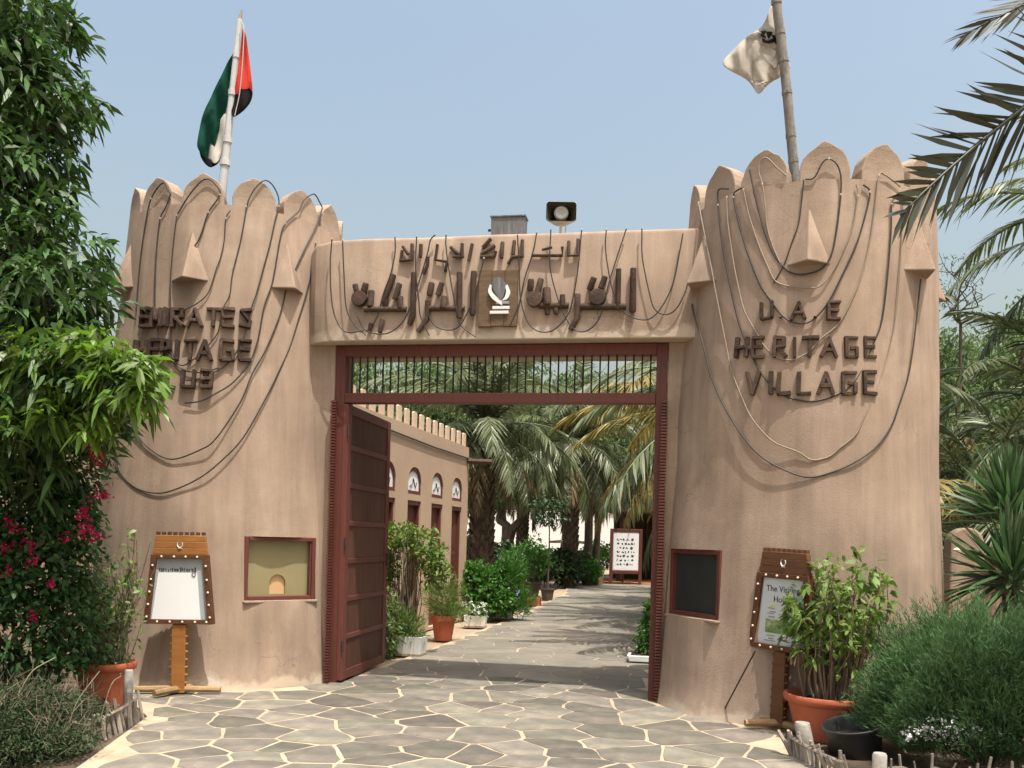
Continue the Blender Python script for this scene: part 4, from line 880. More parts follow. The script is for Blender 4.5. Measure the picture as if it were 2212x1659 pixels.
# left terracotta pot and spindly plant
pl_ = at(228, 1432, 8.35)
potted('terracotta pot half hidden by dry brush at the foot of the left tower', (pl_.x, pl_.y, -.005), .255, max(.3, pl_.z + .02))
sp2 = thing('potted_plant', 'spindly half bare climbing plant in the pot beside the bougainvillea', 'plant', (pl_.x, pl_.y, pl_.z - .06))
tips = stems(sp2, 0, .20, 80, 1.15, .22, M['dry_stem'], .006, 9, .11)
C = []; O = []
for S in tips:
    for f in (.2, .35, .5, .65, .8, .95):
        if rnd.random() < .6: p = S[int(f * (len(S) - 1))]; C.append(tuple(p)); O.append((rnd.gauss(0, .5), rnd.gauss(0, .5), .2))
leafy(sp2, 'leaves', C, O, 4, .03, .07, .030, .4, M['grassy'], .1)
for k, pth in enumerate([[(268, 1420), (276, 1330), (286, 1220), (292, 1150)], [(262, 1420), (262, 1330), (280, 1250), (276, 1170)]]):
    P = [at(x, y, 8.3) for x, y in pth]; Geo().tube(spline(P, 4), .005, 4).build('stem', M['dry_stem'], sp2, world=True)
    C = [tuple(P[-1] - Vector(sp2.location)), tuple(P[2] - Vector(sp2.location)), tuple(P[1] - Vector(sp2.location))]; leafy(sp2, 'leaves', C, [(0, -.3, .1)] * 3, 7, .03, .07, .034, .5, M['potleaf'])
# ------------------------------------------------------------------ stick fences and posts
def stick_fence(label, base, hs, lean, seed, thick=(.011, .019), rails=True, stepm=.042):
    rr = random.Random(seed); P = spline(base, 10); t = thing('stick_fence', label, 'fence', tuple(P[0])); acc = 0; last = P[0]; k = 0; n = len(P)
    for i, p in enumerate(P):
        if i and (p - last).length < stepm * rr.uniform(.6, 1.5): continue
        last = p; f = i / n; h = hs(f) * rr.uniform(.75, 1.15); tip = p + Vector((lean[0] + rr.gauss(0, .035), lean[1] + rr.gauss(0, .03), h)); r = rr.uniform(*thick)
        q = Geo().tube([p - Vector((0, 0, .03)), p.lerp(tip, .5) + Vector((rr.gauss(0, .008), 0, 0)), tip], [r, r * .95, r * .75], 6, flat=.7); q.build('stick', M['grey_stick'], t, world=True)
    if rails:
        R2 = [p + Vector((lean[0] * .7, lean[1] * .7 - .02, hs(i / n) * .72)) for i, p in enumerate(P)][::4]
        if len(R2) > 2: Geo().tube(spline(R2, 2), .013, 6).build('rail', M['grey_stick'], t, world=True)
    return t
e = [gnd(168, 1622), gnd(215, 1600), gnd(262, 1580), gnd(310, 1552)]
stick_fence('low fence of grey split sticks edging the dry brush bed', e, lambda f: .19 + .07 * f, (-.02, -.03), 3, (.014, .026), stepm=.05)
e = [gnd(1712, 1632), gnd(1745, 1650), gnd(1790, 1672), gnd(1840, 1690)]
stick_fence('curved fence of grey broken sticks in front of the black tub', e, lambda f: .20 - .03 * f, (-.04, .0), 5, (.014, .024), stepm=.036)
e = [gnd(1915, 1706), gnd(2000, 1712), gnd(2100, 1714), gnd(2260, 1716)]
stick_fence('row of short grey sticks along the bottom of the green broom bush', e, lambda f: .20 + .03 * math.sin(f * 20), (0, 0), 6, (.010, .017), stepm=.055)
def post(x, y, ytop, wpx, label, lean=(0, 0)):
    b = gnd(x, y); Z = depth(b); h = (y - ytop) / FPX * Z; r = wpx / FPX * Z / 2; t = thing('edging_post', label, 'post', tuple(b), group='pale posts along the garden edging')
    q = Geo().tube([(0, 0, -.05), (lean[0] * .5, lean[1] * .5, h * .5), (lean[0], lean[1], h - .01), (lean[0], lean[1], h)], [r, r * .98, r * .97, r * .85], 12); o = q.build('shaft', M['pale_post'], t); smooth_by(o, 50)
    Geo().lathe([(r * .84, 0), (r * .8, .004), (.001, .005)], 12, (lean[0], lean[1], h)).build('cut_end', M['pale_post'], t)
post(276, 1540, 1448, 20, 'pale round post standing at the end of the dry brush bed')
post(1748, 1640, 1562, 34, 'short pale post leaning beside the black tub', (-.06, 0))
post(1898, 1716, 1628, 32, 'short pale post in front of the black tub at photo bottom')
rk = gnd(170, 1622); q = Geo().lathe([(.06, 0), (.09, .03), (.085, .07), (.05, .11), (.005, .12)], 10); q.V = [(x * (1 + .2 * math.sin(y * 40)), y * .8, z * (1 + .25 * math.sin(x * 30))) for x, y, z in q.V]
o = q.build('rock', M['rock'], None); o.location = (rk.x, rk.y, -.02); smooth_by(o, 70); tag(o, 'rounded grey stone at the paving edge by the split stick fence', 'rock')
# ================================================================== VEGETATION NEAR THE GATE
def ellw(L):                                  # [(px, py, Z, rx, ry, rz)] -> world ellipsoids
    return [(at(x, y, Z), (rx, ry, rz)) for x, y, Z, rx, ry, rz in L]
def limb(g, a, b, r0, r1, seed=0, wig=.08, n=5):
    rr = random.Random(seed); a = Vector(a); b = Vector(b); P = [a] + [a.lerp(b, i / n) + Vector((rr.gauss(0, wig), rr.gauss(0, wig), rr.gauss(0, wig * .5))) for i in range(1, n)] + [b]
    S = spline(P, 3); g.tube(S, [r0 + (r1 - r0) * i / (len(S) - 1) for i in range(len(S))], 7); return S
# mango tree
E1 = ellw([(-70, 130, 8.0, 1.0, 1.0, .95), (40, 40, 8.0, .42, .5, .45), (70, 190, 7.8, .48, .6, .30), (-40, 420, 7.7, .72, .9, .7), (60, 330, 7.8, .36, .5, .36), (75, 520, 7.5, .54, .7, .36), (-10, 690, 7.4, .85, .9, .62), (110, 650, 7.4, .44, .6, .32),
           (160, 815, 7.1, .46, .5, .33), (265, 850, 7.0, .27, .35, .17), (20, 930, 7.4, .72, .8, .55), (150, 880, 7.2, .36, .5, .30), (-260, 400, 8.2, 1.3, 1.3, 1.8)])
tb_ = gnd(-260, 1420); mt = thing('mango_tree', 'large mango tree with drooping glossy leaves at the left edge', 'tree', (tb_.x, tb_.y, -.02))
g = Geo(); base = Vector((tb_.x, tb_.y, -.1)); fork = base + Vector((.15, .1, 1.9)); limb(g, base, fork, .19, .15, 1, .04)
for i, e in enumerate(E1): limb(g, fork, e[0], .075, .012, i + 2, .1)
for i in range(60):
    e = E1[i % len(E1)]; d = Vector(nrg.normal(size=3)).normalized(); limb(g, e[0], Vector(e[0]) + Vector((d.x * e[1][0], d.y * e[1][1], d.z * e[1][2])) * .95, .014, .003, i + 40, .04, 3)
g.build('trunk', M['bark'], mt, world=True)
C, O = ell_points(E1, 2900, .35); O[:, 2] = O[:, 2] * .4 + .15
P, D, LL, WW, dr = whorls(C - np.array(mt.location), O, 9, .045, .16, .042, .5, 0)
tag(link('crown', leaf_mesh('crown', P, D, LL, WW, dr), M['mango'], mt), kind='stuff')
E1b = ellw([(270, 790, 6.85, .24, .25, .16), (190, 745, 6.9, .30, .2, .12), (310, 855, 6.8, .18, .2, .10), (150, 880, 6.9, .40, .2, .16), (90, 900, 6.9, .3, .2, .12), (270, 830, 6.8, .3, .2, .2), (215, 925, 6.9, .15, .2, .10), (90, 760, 6.9, .3, .2, .2)])
C, O = ell_points(E1b, 165, .35); O[:, 2] = .1
P, D, LL, WW, dr = whorls(C - np.array(mt.location), O, 9, .03, .15, .038, .5, 0)
link('young_leaves', leaf_mesh('young_leaves', P, D, LL, WW, dr), M['mango_young'], mt)
# bougainvillea
bb = gnd(40, 1500); bt_ = thing('bougainvillea', 'dense bougainvillea with magenta flowers under the mango tree', 'shrub', (bb.x, bb.y, -.02))
E2 = ellw([(30, 1080, 7.8, .62, .7, .45), (60, 1220, 7.7, .55, .6, .42), (110, 1130, 7.8, .36, .4, .42), (130, 1010, 7.9, .32, .4, .40), (40, 1370, 7.6, .60, .6, .45), (150, 1330, 7.7, .26, .4, .45), (-160, 1200, 7.9, .8, .8, .9)])
g = Geo()
for i, e in enumerate(E2): limb(g, Vector((bb.x, bb.y, -.1)), e[0], .03, .008, i + 80, .08)
g.build('stems', M['bark'], bt_, world=True)
C, O = ell_points(E2, 3000, .55); P, D, LL, WW, dr = whorls(C - np.array(bt_.location), O, 7, .045, .062, .036, .35, .1)
tag(link('foliage', leaf_mesh('foliage', P, D, LL, WW, dr), M['boug'], bt_), kind='stuff')
fpts = []
for x, y, s, n in [(210, 990, 22, 26), (196, 965, 14, 14), (215, 1072, 20, 22), (178, 1110, 16, 18), (190, 1140, 22, 24), (205, 1160, 14, 12), (30, 1135, 22, 12), (60, 1180, 26, 20), (15, 1180, 18, 14), (70, 1210, 16, 10), (15, 1238, 14, 12), (70, 1330, 10, 14), (110, 1255, 9, 8), (30, 1130, 20, 6), (140, 1160, 12, 6), (150, 930, 14, 6)]:
    for _ in range(n): p = at(x + rnd.gauss(0, s * .5), y + rnd.gauss(0, s * .45), 7.25 + rnd.gauss(0, .06)); fpts.append(tuple(p - Vector(bt_.location)))
fp = np.array(fpts); P, D, LL, WW, dr = whorls(fp, nrg.normal(size=fp.shape), 4, .012, .026, .021, .2)
link('flowers', leaf_mesh('flowers', P, D, LL, WW, dr), M['flower'], bt_)
# dry grey brush, lower left
db = gnd(90, 1640); dt = thing('dry_brush', 'tangle of dry grey brush in the lower left corner', 'shrub', (db.x, db.y, -.02))
E3 = ellw([(30, 1550, 6.5, .42, .5, .27), (130, 1555, 6.8, .30, .4, .20), (-60, 1600, 6.2, .5, .5, .30), (120, 1600, 6.4, .28, .35, .15), (190, 1530, 7.5, .16, .2, .10)])
C, O = ell_points(E3, 2600, .1); C[:, 2] += nrg.random(len(C)) ** 3 * .16; D = O * .5 + nrg.normal(size=O.shape) * .5 + [0, 0, .55]
me = blade_mesh('twigs', C - np.array(dt.location), D, nrg.uniform(.06, .20, len(C)), .0045, .1); tag(link('twigs', me, M['dry_stem'], dt), kind='stuff')
C, O = ell_points(E3, 22000, .25); me = leaf_mesh('leaves', C - np.array(dt.location), nrg.normal(size=C.shape) + [0, 0, .4], nrg.uniform(.02, .05, len(C)), .011, .2); tag(link('leaves', me, M['brush'], dt), kind='stuff')
g = Geo()
for i, (p0, p1, p2) in enumerate([((150, 1560), (170, 1510), (215, 1450)), ((40, 1500), (70, 1450), (120, 1420)), ((90, 1610), (105, 1560), (100, 1530)), ((0, 1612), (80, 1600), (150, 1590)), ((215, 1560), (240, 1480), (262, 1460))]):
    g.tube(spline([at(*p0, 6.3), at(*p1, 6.35), at(*p2, 6.5)], 4), .0035, 5)
g.build('bare_branches', M['dry_stem'], dt, world=True)
# broom bush, lower right
bbx = gnd(2085, 1640); bu = thing('broom_bush', 'rounded green broom bush in front of the right tower', 'shrub', (bbx.x, bbx.y, -.02))
bc = at(2130, 1455, 7.0)
n = 13000; a = nrg.uniform(0, 2 * np.pi, n); e = nrg.uniform(.0, 1.0, n); ct = bc - Vector(bu.location)
org = np.array([ct.x, ct.y, .20]) + np.stack([np.cos(a) * .12, np.sin(a) * .12, 0 * a], 1)
el = np.arccos(1 - e * 1.04); d = np.stack([np.cos(a) * np.sin(el), np.sin(a) * np.sin(el), np.cos(el) + .05], 1)
Rv = np.array([.76, .66, .94]) * (1 + .08 * np.sin(a * 5)[:, None] + .07 * np.sin(a * 9 + e * 7)[:, None]); f = nrg.uniform(.35, .92, n) ** .4
P = org + d * Rv * f[:, None]; D = d * [1.0, 1.0, .8] + [-.12, 0, .75] + nrg.normal(size=d.shape) * .16
o = tag(link('sprigs', blade_mesh('sprigs', P - D * .12, D, nrg.uniform(.12, .20, n), .006, .02), M['bush'], bu), kind='stuff')
n = 120000; k = nrg.integers(0, len(P), n); q = P[k] + D[k] * nrg.uniform(-.10, .09, n)[:, None]
o = tag(link('needles', blade_mesh('needles', q, D[k] + nrg.normal(size=(n, 3)) * .4, nrg.uniform(.03, .07, n), .0055, 0), M['bush'], bu), kind='stuff')
g = Geo()
for i in range(26):
    aa = i * 2.4; limb(g, (ct.x + .05 * math.cos(aa), ct.y + .05 * math.sin(aa), 0), (ct.x + .55 * math.cos(aa) * (.3 + .7 * (i % 5) / 4), ct.y + .5 * math.sin(aa) * (.3 + .7 * (i % 5) / 4), .55), .012, .004, i, .02, 3)
g.build('branches', M['bark'], bu)
fw = thing('ground_flowers', 'low white flowers under the green broom bush', 'flowers', tuple(gnd(2060, 1625)))
fp = np.array([tuple(at(x, y, 6.45 + rnd.uniform(-.12, .12)) - Vector(fw.location)) for x, y in [(rnd.gauss(2010, 26), rnd.gauss(1578, 10)) for _ in range(70)] + [(rnd.gauss(2080, 40), rnd.gauss(1588, 9)) for _ in range(70)] + [(rnd.gauss(1965, 12), rnd.gauss(1590, 8)) for _ in range(16)]])
P, D, LL, WW, dr = whorls(fp, nrg.normal(size=fp.shape) + [0, -.5, .6], 5, .008, .020, .016, .1)
link('blossoms', leaf_mesh('blossoms', P, D, LL, WW, dr), M['flower_white'], fw)
P, D, LL, WW, dr = whorls(fp, nrg.normal(size=fp.shape) + [0, 0, .6], 6, .04, .05, .016, .3); link('leaves', leaf_mesh('leaves', P, D, LL, WW, dr), M['dkgreen'], fw)
# yuccas on the right
def yucca(label, ctr, n, L, seed, up=.2, trunk=True):
    r = np.random.default_rng(seed); b = Vector((ctr.x, ctr.y, -.02)); t = thing('yucca_plant', label, 'yucca', tuple(b), group='yuccas by the right garden wall'); h = ctr.z + .02
    Geo().tube([(0, 0, 0), (.02, 0, h * .5), (0, 0, h)], [.07, .06, .075], 8).build('trunk', M['palm_trunk'], t)
    a = r.uniform(0, 6.283, n); el = r.uniform(-.5, 1.5, n); d = np.stack([np.cos(a) * np.cos(el), np.sin(a) * np.cos(el), np.sin(el) + up], 1)
    P = np.tile([0, 0, h], (n, 1)) + d * .05 + np.stack([0*a, 0*a, r.uniform(-.12, .08, n)], 1)
    me = leaf_mesh('leaves', P, d, L * r.uniform(.75, 1.08, n), .042, .10, np.tile([0, 0, 1.0], (n, 1)) + r.normal(size=(n, 3)) * .4); link('leaves', me, M['yucca'], t)
yucca('spiky yucca fanning out across the rounded garden wall', at(2185, 1250, 8.6), 210, .76, 1, 0)
yucca('taller spiky yucca with upright leaves at the right edge', at(2180, 1118, 9.1), 230, .80, 2, .5)
# garden walls behind the towers
gw = thing('garden_wall', 'low plastered garden wall with rounded end right of the right tower', 'wall', tuple(gnd(2085, 1400)))
p0 = at(2082, 1175, 11.2); w_ = .19
prof = [(-w_ * 1.0, -p0.z), (w_, -p0.z), (w_, 0)] + [(w_ * math.cos(math.pi * i / 12), .195 * math.sin(math.pi * i / 12)) for i in range(1, 12)] + [(-w_, 0)]
q = Geo().prism(prof, 1, -.15, .15).move(Matrix.Translation(p0)); q.build('rounded_pier', M['plaster'], gw, bevel=.02, world=True)
pw_ = at(2140, 1195, 11.3); Geo().box((p0.x + 1.6, p0.y + .1, pw_.z / 2), (2.9, .22, pw_.z)).build('wall_run', M['plaster'], gw, bevel=.03, world=True)
cap = at(2068, 1193, 10.9); Geo().lathe([(.03, 0), (.045, .01), (.05, .03), (.03, .05), (.002, .055)], 12).move(Matrix.Translation(cap)).build('wall_lamp', M['nail'], gw, world=True)
gw2 = thing('garden_wall', 'tall plastered wall behind the left tower beside the mango tree', 'wall', (-5.2, 1.6, 0))
Geo().box((-6.2, 1.6, 1.3), (4.0, .3, 2.62)).build('wall_run', M['building'], gw2, bevel=.03, world=True)
# ================================================================== PALMS
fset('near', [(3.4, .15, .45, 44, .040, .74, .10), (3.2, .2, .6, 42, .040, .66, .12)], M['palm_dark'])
fset('green', [(2.6, 1.15, 1.5, 52, .034, .52, .35), (2.8, .75, 1.5, 52, .034, .52, .4), (2.7, .30, 1.2, 52, .034, .50, .5), (2.5, -.05, .9, 48, .034, .48, .6)], M['palm'])
fset('yellow', [(2.9, .45, 1.2, 54, .034, .52, .5), (2.7, .1, 1.0, 54, .034, .50, .6)], M['palm_yellow'])
fset('dry', [(2.0, -.4, .6, 34, .03, .40, .7)], M['palm_dry'])
def palm(label, base, h, fronds, seed, r0=.22, sets=('green',), dry=6, scale=1.0, lean=(0, 0), elev=(1.25, -.25)):
    rr = random.Random(seed); t = thing('date_palm', label, 'palm tree', (base.x, base.y, -.02), group='date palms'); palm_trunk(t, h, r0, r0 * .85, lean, seed=seed)
    c = (lean[0], lean[1], h + .02)
    for i in range(fronds):
        f = i / max(1, fronds - 1); key = sets[0] if (len(sets) == 1 or rr.random() < .72) else sets[1]; L = FR[key]
        v = L[min(len(L) - 1, int(f * len(L)))]; place_frond(v, t, c, i * 2.39996 + rr.uniform(-.2, .2), rr.uniform(-.35, .35), (elev[0] + (elev[1] - elev[0]) * f - .55) * .55, scale * rr.uniform(.85, 1.1))
    for i in range(dry): place_frond(FR['dry'][0], t, (c[0], c[1], c[2] - .15), i * 6.283 / max(1, dry) + rr.random(), 0, rr.uniform(-.6, -.1), scale * rr.uniform(.8, 1.1))
    return t
def aim_frond(t, me, frm, to, roll=0.0, sc=None, L=3.4, drop=.0):
    """frond whose chord runs from one surveyed point to another"""
    v = to - frm; az = math.atan2(v.y, v.x); o = place_frond(me, t, frm - Vector(t.location), az, roll, 0, 1.0)
    # chord of the unit mesh
    co = np.array([x.co for x in me.vertices if abs(x.co.y) < .02]); tip = co[np.argmax(co[:, 0])]; cl = math.hypot(tip[0], tip[2]); ca = math.atan2(tip[2], tip[0])
    want = math.atan2(v.z, math.hypot(v.x, v.y)); s = v.length / cl
    o.matrix_local = Matrix.Translation(frm - Vector(t.location)) @ Matrix.Rotation(az, 4, 'Z') @ Matrix.Rotation(-(want - ca), 4, 'Y') @ Matrix.Rotation(roll, 4, 'X') @ Matrix.Scale(s, 4)
# near palm, trunk just outside the frame on the right
nb = at(2720, 700, 5.2); npalm = thing('date_palm', 'near date palm whose dark fronds hang in from the upper right edge', 'palm tree', (nb.x, nb.y, -.02), group='date palms')
hn = at(2720, -90, 5.2).z; palm_trunk(npalm, hn, .2, .18, seed=3); cn = at(2700, -95, 5.2)
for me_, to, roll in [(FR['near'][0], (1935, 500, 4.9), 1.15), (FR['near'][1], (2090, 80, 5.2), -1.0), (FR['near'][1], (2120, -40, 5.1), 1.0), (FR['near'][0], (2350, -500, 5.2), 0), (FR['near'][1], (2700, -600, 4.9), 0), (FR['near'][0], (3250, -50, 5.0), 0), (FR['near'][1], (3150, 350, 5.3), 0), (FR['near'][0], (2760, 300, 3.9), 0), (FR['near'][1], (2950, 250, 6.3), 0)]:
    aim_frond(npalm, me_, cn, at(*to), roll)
# palms and thicket behind the right tower
palm('date palm with grey green fronds behind the right garden wall', at(2330, 1100, 13.0), 3.4, 30, 11, scale=1.0, sets=('green',))
palm('tall date palm whose fronds reach in beside the right tower top', at(2400, 1100, 12.6), 5.9, 30, 15, scale=1.0)
palm('date palm with yellowing low fronds just right of the right tower', at(2260, 1100, 15.5), 2.1, 34, 12, scale=1.05, sets=('green', 'yellow'))
palm('date palm with a dark crown partly hidden by the right tower', at(2020, 1100, 17.5), 2.7, 30, 13, scale=1.05, sets=('green', 'yellow'))
# palms inside the gate
def gp0(x, Z): p = at(x, 1165, Z); return Vector((p.x, p.y, 0))
palm('stout date palm at the end of the arched building', gp0(1040, 21), 4.1, 42, 21, r0=.24, scale=1.1)
pbase = at(1235, 1100, 31); palm('date palm with low hanging fronds near the easel board', Vector((pbase.x, pbase.y, 0)), 4.9, 46, 22, r0=.2, scale=1.35, sets=('green',), elev=(1.15, -.65))
pb2 = at(1130, 1100, 38); palm('distant date palm with rounded crown at the centre of the gateway', Vector((pb2.x, pb2.y, 0)), 5.4, 36, 23, r0=.2, scale=1.4, elev=(1.1, -.5))
palm('date palm behind the right tower shading the path with yellow fronds', Vector((2.9, 9.5, 0)), 4.0, 38, 24, r0=.24, scale=1.25, sets=('yellow', 'green'), elev=(1.0, -.3))
palm('date palm behind the right tower close to the gate', Vector((3.2, 5.0, 0)), 3.5, 36, 25, r0=.24, scale=1.2, elev=(.75, -.35))
palm('date palm shading the middle of the path from the right', Vector((3.3, 14.5, 0)), 4.7, 38, 26, r0=.26, scale=1.4)
palm('far right date palm shading the path before the easel board', Vector((4.4, 20.0, 0)), 5.0, 36, 27, r0=.26, scale=1.4)
# ghaf trees
def ghaf(label, base, h, R, n, seed, m='ghaf', name='ghaf_tree', squash=.6, leaf_l=.13, trunk_r=.14):
    r = np.random.default_rng(seed); t = thing(name, label, 'tree', (base.x, base.y, -.02), group='feathery trees in the village')
    g = Geo(); fork = Vector((r.normal() * .2, r.normal() * .2, h * .38)); limb(g, (0, 0, -.1), fork, trunk_r, trunk_r * .8, seed, .06); Es = []
    for i in range(9):
        a = i * 2.4 + seed; d = R * (.25 + .6 * ((i * 7) % 9) / 9); p = Vector((math.cos(a) * d, math.sin(a) * d, h * (.55 + .38 * ((i * 5) % 9) / 9))); limb(g, fork, p, trunk_r * .5, .015, seed + i, .15)
        Es.append((p, (R * r.uniform(.34, .55), R * r.uniform(.34, .55), R * squash * r.uniform(.35, .6))))
        for k in range(4): q = p + Vector(r.normal(size=3)) * R * .3; limb(g, p, q, .02, .005, seed + i + k, .06, 3)
    g.build('trunk', M['bark'], t)
    C, O = ell_points(Es, n, .25); D = np.stack([r.normal(size=n) * .6, r.normal(size=n) * .6, r.normal(size=n) * .5 - .35], 1)
    me = leaf_mesh('crown', C, D, leaf_l * r.uniform(.6, 1.4, n), leaf_l * .30, .3); tag(link('crown', me, M[m], t), kind='stuff'); return t
def gp(x, Z): p = at(x, 1165, Z); return Vector((p.x, p.y, 0))
ghaf('tall feathery tree behind the arched building roof', gp(860, 34), 8.2, 3.6, 13000, 31, leaf_l=.24)
ghaf('tall feathery tree rising at the centre behind the palms', gp(1080, 42), 9.6, 4.4, 14000, 32, leaf_l=.28)
ghaf('tall feathery tree left of the sky gap over the easel board', gp(1220, 52), 8.5, 4.0, 13000, 36, leaf_l=.28)
ghaf('broad feathery tree filling the grille above the path', gp(1340, 36), 7.4, 3.4, 13000, 39, leaf_l=.24)
ghaf('tall feathery tree above the easel board at the right of the gateway', gp(1430, 40), 8.6, 3.6, 13000, 33, leaf_l=.26)
ghaf('grey green tree behind the right tower', gp(2110, 22), 7.6, 2.9, 22000, 34, leaf_l=.15)
ghaf('dense green tree beyond the right garden wall', gp(2330, 18), 5.0, 2.2, 12000, 35, leaf_l=.14)
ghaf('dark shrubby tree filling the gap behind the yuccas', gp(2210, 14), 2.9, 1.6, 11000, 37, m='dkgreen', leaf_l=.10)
ghaf('tall grey green tree rising over the right garden wall', gp(2250, 26), 8.8, 3.4, 22000, 38, leaf_l=.17)
palm('date palm with hanging fronds close behind the right tower', gp(2120, 12.5), 1.9, 30, 14, scale=.95, sets=('green', 'yellow'))
# thin bare branches beside the hood
g = Geo(); bo0 = gp(2075, 18); bare = thing('bare_tree', 'thin bare twiggy tree beside the right tower top', 'tree', (bo0.x, bo0.y, -.02)); top0 = at(2075, 700, 18)
limb(g, (0, 0, 0), top0 - Vector(bare.location), .06, .03, 1, .1)
for i, (x, y) in enumerate([(2028, 545), (2060, 560), (2098, 590), (2110, 640), (2040, 620), (2075, 600), (2120, 600)]):
    S = limb(g, top0 - Vector(bare.location), at(x, y, 18) - Vector(bare.location), .022, .004, i + 3, .12)
    for k in (5, 8, 11, 13):
        if k < len(S): q = S[k] + Vector((rnd.gauss(0, .25), rnd.gauss(0, .2), rnd.uniform(.05, .4))); limb(g, S[k], q, .008, .003, i * 9 + k, .04, 3)
g.build('branches', M['bark'], bare)
C = np.array([tuple(at(rnd.uniform(2025, 2125), rnd.uniform(545, 690), 18 + rnd.uniform(-.3, .3)) - Vector(bare.location)) for _ in range(260)]); link('sparse_leaves', leaf_mesh('sparse_leaves', C, nrg.normal(size=C.shape), .07, .025, .3), M['ghaf'], bare)
# ================================================================== VILLAGE INSIDE THE GATE
BA = R_(87.1); bo_ = Vector((-2.24, 4.9, 0)); bd = Vector((math.cos(BA), math.sin(BA), 0)); bn = Vector((-math.sin(BA), math.cos(BA), 0))
def bw(x, y):                                 # photo pixel on the building's front wall -> (s, z)
    d = ray(x, y); t = (bo_ - CAMP).dot(bn) / d.dot(bn); p = CAMP + d * t; return (p - bo_).dot(bd), p.z
k6 = lambda x, y: ((960 + .5305 * x) / 1.331, (1120 + .5305 * y) / 1.331)
vb = thing('arcade_building', 'long sand coloured building with arched windows beyond the door leaf', 'building', tuple(bo_), BA)
sE, zT = bw(*k6(733, 318)); s0 = -4.3; zT = (zT + bw(*k6(300, 145))[1]) / 2
arch_s = [bw(*k6(x, y)) for x, y in ((300, 545), (438, 570), (567, 590), (668, 605))]; spc = (arch_s[3][0] - arch_s[1][0]) / 2
ctrs = [arch_s[1][0] + spc * k for k in range(-4, 3)]
za = sum(bw(*k6(x, y))[1] for x, y in ((438, 570), (566, 590), (668, 605))) / 3; zap = sum(bw(*k6(x, y))[1] for x, y in ((438, 412), (566, 450), (668, 487))) / 3
hw_ = (bw(*k6(475, 560))[0] - bw(*k6(403, 560))[0]) / 2; zd = za - .10
q = Geo(); q.box(((s0 + sE) / 2, .15, zT / 2), (sE - s0, .30, zT)); vw = q.build('wall', M['building'], vb)
def archp(w, z0, z1, n=7):
    L = []
    zs = z0 + (z1 - z0) * .38
    for i in range(n + 1): t = i / n; L.append((w * math.cos(t * math.pi / 2) ** .8, zs + (z1 - zs) * math.sin(t * math.pi / 2) ** 1.0))
    return [(-w, z0), (w, z0)] + L + [(-x, z) for x, z in L[-2::-1]]
cut = Geo()
for c in ctrs:
    cut.prism([(c + x, z) for x, z in archp(hw_, za, zap)], 1, -.2, .12); cut.prism([(c - hw_, .05), (c + hw_, .05), (c + hw_, zd), (c - hw_, zd)], 1, -.2, .14)
boolean_cut(vw, cut)
for c in ctrs:
    wv = bpy.data.objects.new('window', None); COL.objects.link(wv); wv.parent = vb; wv.location = (c, 0, 0)
    out_, in_ = archp(hw_ - .002, za, zap), archp(hw_ - .045, za + .06, zap - .06); n = len(out_)
    q = Geo(); q.add([(x, .015, z) for x, z in out_] + [(x, .015, z) for x, z in in_] + [(x, .05, z) for x, z in in_], [(i, (i+1) % n, n + (i+1) % n, n + i) for i in range(n)] + [(n + i, n + (i+1) % n, 2*n + (i+1) % n, 2*n + i) for i in range(n)]); q.build('frame', M['red_wood'], wv)
    Geo().prism(in_, 1, .035, .045).build('pane', M['frosted'], wv)
    q = Geo(); rr = random.Random(int(c * 100)); q.tube(spline([(-hw_ * .5, .03, za + .12), (-hw_ * .1, .03, za + .17), (0, .03, za + .26), (hw_ * .3, .03, za + .12), (hw_ * .5, .03, za + .2)], 4), .009, 4); q.build('tracery', M['ink'], wv)
    dv_ = bpy.data.objects.new('door', None); COL.objects.link(dv_); dv_.parent = vb; dv_.location = (c, 0, 0)
    for s in (-1, 1):
        Geo().box((s * (hw_ - .03), .07, zd / 2 + .025), (.058, .08, zd - .06)).build('frame', M['red_wood'], dv_)
        Geo().box((s * (hw_ / 2 - .03), .10, zd / 2 + .02), (hw_ - .065, .03, zd - .07)).build('leaf', M['red_wood'], dv_)
        for k in range(3): Geo().box((s * (hw_ / 2 - .03), .082, .35 + k * (zd - .5) / 3 + .15), (hw_ - .16, .01, (zd - .8) / 3)).build('panel', M['door_panel'], dv_)
    Geo().box((0, .06, zd - .035), (hw_ * 2 - .004, .09, .066)).build('lintel_board', M['red_wood'], dv_)
# parapet teeth
sA, _ = bw(*k6(300, 140)); nt = 12; ts = (sE - sA) / nt; me = None
i = 0; s = sE - ts * .3
hT = bw(*k6(500, 150))[1] - bw(*k6(500, 222))[1]
tg = Geo(); wd_ = ts * .46; hT *= 1.25; tg.prism([(-wd_/2, -.02), (wd_/2, -.02), (wd_/2, hT * .9), (wd_ * .36, hT * .98), (0, hT), (-wd_ * .36, hT * .98), (-wd_/2, hT * .9)], 1, .04, .075); me = tg.mesh('parapet_tooth'); me.materials.append(M['tooth'])
while s > s0 and i < 60:
    o = link('parapet_tooth', me, None, vb); o.location = (s, .02, zT); s -= ts; i += 1
Geo().box(((s0 + sE) / 2, 2.6, zT / 2 - .15), (sE - s0 - .02, 4.6, zT - .3)).build('body', M['building'], vb)
sc_, zc_ = bw(*k6(705, 380)); Geo().tube([(sE - .10, .1, zc_), (sE - .1, -.5, zc_ - .02)], .05, 8).build('water_spout', M['dark_wood'], vb)
p0, p1 = bw(*k6(285, 215)), bw(*k6(728, 375)); Geo().tube([(p0[0] - 2, -.02, p0[1] + .02), (p0[0], -.02, p0[1]), ((p0[0] + p1[0]) / 2, -.02, (p0[1] + p1[1]) / 2 - .02), (p1[0], -.02, p1[1])], .016, 5).build('wall_cable', M['cable'], vb)
